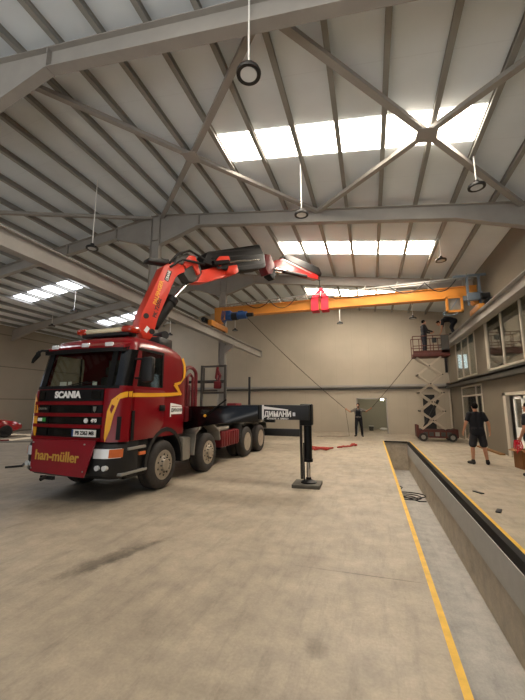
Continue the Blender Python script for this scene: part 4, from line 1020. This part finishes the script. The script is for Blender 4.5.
# two men on the lift and the runway
PL = person('man in dark work clothes standing upright on the scissor lift platform', (2.68, 18.55, PZ_+.13), math.radians(-80),
    dict(eL=(-.22,.1,1.17), wL=(-.16,.36,1.10), eR=(.22,.1,1.17), wR=(.16,.36,1.10), kL=(-.10,.01,.5), kR=(.10,.01,.5), hd=(0,.04,1.62)),
    dict(shirt='cl_black', sleeve=1.9, legs='cl_navy'), hand_n=((-1,0,0), (1,0,0)), curl=(1.0, 1.0))
PB = person('man in dark clothes bending down from the right runway beam towards the lift', (4.02, 18.75, 5.085), math.radians(78),
    dict(pel=(0,-.10,.70), wst=(0,.06,.80), chs=(0,.27,.83), nek=(0,.46,.74), hd=(0,.60,.66), sR=(.17,.40,.76), sL=(-.17,.40,.76), eR=(.22,.45,.48), wR=(.20,.52,.22), eL=(-.22,.44,.48), wL=(-.20,.50,.2),
         hR=(.09,-.10,.66), hL=(-.09,-.10,.66), kR=(.14,.04,.38), kL=(-.14,.06,.38), aR=(.12,-.08,.09), aL=(-.13,-.04,.09), tR=(.14,.09,.035), tL=(-.15,.12,.035)),
    dict(shirt='cl_black', sleeve=.8, legs='cl_navy'), look=(0,.6,-.55), curl=(.9, .9))

# ------------------------------------------------------------------ tag lines and the strap
def rope(name, pts, r, m, label, cat, sag=0.0, base=True):
    if len(pts) == 2:
        p, q = V(pts[0]), V(pts[1]); pts = [p + (q-p)*t - V((0,0,sag*4*t*(1-t))) for t in [k/14 for k in range(15)]]
    b = MB(); b.path(pts, r, 6); o = b.build(name, m, None, base); return tag(o, label, cat)
FM = Matrix.Translation(PF.location) @ Matrix.Rotation(PF.rotation_euler.z, 4, 'Z')
hRw, hLw = FM @ V((.66, .18, 1.46)), FM @ V((-.69, .16, 1.50))
rope('guide_rope', [hRw, V((-5.3, GY+.2, 5.66))], .013, 'rope', 'thin dark guide rope slanting from the hoist down to the man in overalls', 'rope', .12)
rope('guide_rope', [hLw, V((2.12, 18.15, 4.03))], .013, 'rope', 'thin guide rope rising from the man in overalls to the scissor lift platform', 'rope', .05)
rope('rope_end', [hRw, hRw+V((.06,-.02,-.5)), hRw+V((.12,-.04,-1.0)), V((hRw.x+.16, hRw.y-.05, .02)), V((hRw.x-.2, hRw.y-.35, .015)), V((hRw.x-.8, hRw.y-.3, .015)), V((hRw.x-1.5, hRw.y-.6, .015))], .011, 'rope', 'loose rope end hanging from the hand of the man in overalls to the floor', 'rope')
EM = Matrix.Translation(PE.location) @ Matrix.Rotation(PE.rotation_euler.z, 4, 'Z')
hs_ = EM @ V((-.24, .19, .83))
b = MB(); 
for k in range(4):
    o = V((.03*(k-1.5), -.015*k, 0)); b.path([hs_+o+V((0,0,.02)), hs_+o+V((.03,-.02,-.14)), hs_+o+V((.0,-.03,-.30+.04*k)), hs_+o+V((-.05,0,-.16)), hs_+o+V((-.02,.01,.02))], .012, 6)
tag(b.build('strap', 'sling', None, True), 'red strap hanging in loops from the hand of the man at the edge', 'strap')

# ------------------------------------------------------------------ pendant lamps
def lamp(x, y, zl, label, first=[None]):
    zr = roofz(x)
    root = empty('pendant_lamp', (x, y, zl)); tag(root, label, 'lamp', 'round high bay lamps hanging on rods from the roof')
    b = MB(); b.tube((0,0,.16), (0,0,zr-zl), .014, n=8); b.build('rod', 'white', root)
    if first[0] is None:
        b = MB(); b.lathe([(.001, .17), (.05, .165), (.07, .10), (.10, .075), (.165, .06), (.178, .03), (.172, 0), (.125, .0), (.12, .02), (.001, .02)], (0,0,0), (0,0,1), 32); a = b.build('housing', 'dark', root)
        b = MB(); b.lathe([(.001, .004), (.118, .004), (.12, .018), (.001, .018)], (0,0,0), (0,0,1), 28); c = b.build('lens', 'lamp_glass', root); first[0] = (a, c)
    else:
        for o in first[0]: dup(o, root)
    return root
lamp(-1.45, 4.0, 6.35, 'pendant lamp seen as a dark ring, hanging nearest under the roof')
lamp(-1.45, 7.96, 6.40, 'pendant lamp hanging below the first skylight row, left of the bracing cross gusset')
lamp(2.43, 8.0, 6.40, 'pendant lamp hanging in front of the right wall, under the first skylight row')
lamp(2.43, 12.1, 6.40, 'pendant lamp hanging below the right end of the second skylight row')
lamp(2.15, 17.9, 5.85, 'pendant lamp hanging low in front of the back wall, left of the scissor lift')
lamp(-7.75, 7.77, 6.30, 'pendant lamp left of the first column, above the lorry cab')
lamp(-14.5, 13.7, 6.45, 'pendant lamp in the left bay under the right end of the skylight there')
lamp(-18.0, 15.5, 6.3, 'small pendant lamp in the left bay in front of the far rafter')
lamp(-8.0, 19.9, 6.3, 'small pendant lamp against the back wall beneath the blue hoist')
lamp(-12.7, 19.9, 6.3, 'small pendant lamp against the back wall just behind the boom of the lorry')
lamp(-1.5, 19.9, 6.3, 'small pendant lamp below the girder in the middle of the back wall')

# ------------------------------------------------------------------ red car by the left wall
CA = math.atan2(-.42, .91)      # heading of the nose
CARo = empty('car', (-19.55, 12.75, 0), CA); tag(CARo, 'red low car parked by the left wall behind the lorry', 'car')
sec = [(-2.05, .55, .80, .82), (-1.9, .45, .98, .86), (-1.2, .32, 1.02, .88), (0, .24, .95, .88), (1.1, .26, .92, .88), (1.7, .32, .82, .85), (2.05, .42, .66, .72)]
b = MB(); rs = []
for y, zl, zh, hw in sec: rs.append([(-hw, y, zl), (-hw-.02, y, zl+(zh-zl)*.5), (-hw+.06, y, zh-.03), (-hw+.2, y, zh), (hw-.2, y, zh), (hw-.06, y, zh-.03), (hw+.02, y, zl+(zh-zl)*.5), (hw, y, zl)])
b.rings(rs); b.build('car_body', 'car_red', CARo, angle=50)
b = MB(); rs = []
for y, z, hw in ((-1.85, .96, .70), (-1.1, 1.24, .58), (-.5, 1.30, .57), (.1, 1.26, .58), (.95, .93, .74)): rs.append([(-hw, y, z), (hw, y, z), (hw+.12, y, .90), (-hw-.12, y, .90)])
b.rings(rs); cabn = b.build('greenhouse', 'glass_car', CARo)
b = MB(); rs = []
for y, z in ((-1.15, 1.235), (-.5, 1.305), (.12, 1.265)): rs.append([(-.56, y, z), (.56, y, z), (.55, y, z+.02), (-.55, y, z+.02)])
b.rings(rs); b.build('car_roof', 'car_red', CARo)
for y in (-1.32, 1.32):
    for s in (-1, 1):
        b = MB(); b.lathe([(.2, 0), (.29, -.01), (.315, .02), (.315, .18), (.29, .2), (.2, .2)], (s*.90, y, .315), (-s,0,0), 28); wh = b.build('wheel', 'rubber', CARo)
        b = MB(); b.lathe([(.205, .0), (.19, .03), (.06, .02), (.001, .0)], (s*.90, y, .315), (-s,0,0), 20); b.build('rim', 'grey_dk', wh)
for s in (-1, 1):
    b = MB(); b.box((s*.62-.16, 1.88, .62), (s*.62+.12, 2.0, .72), .03); b.build('headlamp', 'lamp_glass', CARo)
    bx('door_mirror', (s*.95-.09, .75, .90), (s*.95+.09, .9, 1.02), 'car_red', CARo, .03)

# ------------------------------------------------------------------ odds and ends on the floor
pk_ = [(-15.9, 11.9, .2, 2.2, 'pale board'), (-15.2, 12.5, .45, 1.5, 'dark board')]
b = MB(); b.box((-1.1, -.09, 0), (1.1, .09, .05)); o = b.build('board', 'grey'); o.location = (-15.7, 12.0, 0); o.rotation_euler = (0,0,.5); tag(o, 'pale grey board lying on the floor in front of the red car', 'board')
b = MB(); b.box((-.8, -.08, 0), (.8, .08, .06)); o = b.build('board', 'red_dk'); o.location = (-17.0, 11.9, 0); o.rotation_euler = (0,0,.9); tag(o, 'dark red board lying on the floor closest to the car', 'board')
b = MB(); b.box((-.5, -.3, 0), (.5, .3, .14), .02); o = b.build('floor_box', 'grey_dk'); o.location = (-14.6, 12.9, 0); o.rotation_euler = (0,0,.3); tag(o, 'low grey box on the floor between the car and the lorry', 'box')
b = MB(); b.path([(-9.55, 7.22, .02), (-9.3, 7.5, .03), (-9.6, 7.8, .02), (-9.75, 8.1, .02), (-9.2, 8.0, .03), (-8.7, 7.7, .02)], .03, 8); tag(b.build('hose', 'hose', None, True), 'short black hose lying on the floor left of the lorry cab', 'hose')
# red lashing straps dropped on the floor
random.seed(11)
b = MB(); c = V((-1.95, 13.6, 0)); pts = []
for k in range(34):
    t = k*.62; r = .12 + .22*random.random(); pts.append(c + V((math.cos(t)*r*1.6, math.sin(t)*r, .02 + .07*random.random())))
b.path(pts, .03, 6); tag(b.build('lashing_strap', 'strap', None, True), 'heap of red lashing strap lying on the floor by the outrigger leg', 'strap')
b = MB(); pts = [V((-1.35 + .05*k + .05*math.sin(k), 14.35 + .09*k*.7, .02 + .02*(k % 2))) for k in range(10)]; b.path(pts, .035, 6); b.path([pts[-1], pts[-1]+V((.15,.1,.05)), pts[-1]+V((.02,.2,.03)), pts[-1]+V((.25,.12,.02))], .05, 6); tag(b.build('lashing_strap', 'strap', None, True), 'trail of red lashing strap on the floor towards the far doorway', 'strap')
b = MB(); b.path([V((1.05+.22*math.cos(t)*(1+.04*k), 12.45+.30*math.sin(t), PZ+.02+.004*k)) for k, t in enumerate([.45*i for i in range(36)])] + [V((1.3, 12.2, PZ+.02)), V((1.5, 12.25, PZ+.02))], .018, 6)
b.path([V((.85, 12.6, PZ+.02)), V((.72, 13.2, PZ+.02)), V((.95, 14.0, PZ+.02)), V((.7, 14.6, PZ+.02))], .014, 6); tag(b.build('cable', 'hose', None, True), 'coiled black cable lying on the floor of the pit', 'cable')
for (x, y, r, lb) in ((1.93, 8.05, .5, 'farther'), (1.9, 6.8, -.4, 'nearer')):
    b = MB(); b.box((-.035, -.11, 0), (.035, .11, .02), .004); o = b.build('metal_offcut', 'dark'); o.location = (x, y, 0); o.rotation_euler = (0, 0, r); tag(o, 'small dark metal offcut lying right of the pit, %s of the two' % lb, 'offcut')
b = MB(); b.box((-.08, -1.2, 0), (.08, 1.2, .05)); o = b.build('plank', 'wood'); o.location = (4.15, 15.2, 0); o.rotation_euler = (0, 0, .04); tag(o, 'brown wooden plank lying on the floor along the foot of the right wall', 'plank')
# cardboard box in front of the white door
CB = empty('cardboard_box', (4.02, 11.35, 0), .12); tag(CB, 'brown cardboard box on the floor in front of the white door', 'box')
b = MB(); t = .01; b.box((-.28, -.22, 0), (.28, .22, t)); 
for q in (((-.28,-.22,0),(-.27,.22,.50)), ((.27,-.22,0),(.28,.22,.50)), ((-.27,-.22,0),(.27,-.21,.50)), ((-.27,.21,0),(.27,.22,.50))): b.box(*q)
b.build('carton', 'crate', CB)
for nm, p in (('flap', [(-.28,-.22,.50), (.28,-.22,.50), (.26,-.38,.44), (-.26,-.38,.44)]), ('flap', [(-.28,.22,.50), (-.28,-.22,.50), (-.42,-.2,.46), (-.42,.2,.46)]), ('flap', [(.28,.22,.50), (.28,-.22,.50), (.40,-.2,.58), (.40,.2,.58)])):
    b = MB(); b.prism(p, (0, 0, .008)); b.build(nm, 'crate', CB)
# the back room: bucket, white bag, lamp
BK = empty('bucket', (-.05, 24.2, 0)); tag(BK, 'dark bucket with a pale top just inside the far doorway', 'bucket')
b = MB(); b.lathe([(.001, 0), (.13, 0), (.16, .28), (.15, .28), (.125, .02), (.001, .02)], (0,0,0), (0,0,1), 24); b.build('pail', 'grey_dk', BK)
b = MB(); b.lathe([(.001, .28), (.165, .28), (.165, .31), (.001, .32)], (0,0,0), (0,0,1), 24); b.build('lid', 'white', BK)
b = MB(); b.path([(.16*math.cos(t), .02, .27+.12*math.sin(t)) for t in [math.pi*k/10 for k in range(11)]], .006, 6); b.build('handle', 'alu', BK)
b = MB(); b.ball((0,0,.10), .18, (1.4, .9, .56), 14)
for v in b.bm.verts: v.co.z = max(v.co.z, 0); v.co += V((random.uniform(-.012,.012), random.uniform(-.012,.012), 0))
o = b.build('sack', 'white'); o.location = (.72, 24.6, 0); tag(o, 'white sack lying on the floor inside the far doorway', 'sack')
b = MB(); b.box((.62, 24.0, 1.95), (.80, 24.3, 2.12), .02); o = b.build('room_lamp', 'tube_light', None, True); tag(o, 'small lit lamp high up inside the far doorway', 'lamp')
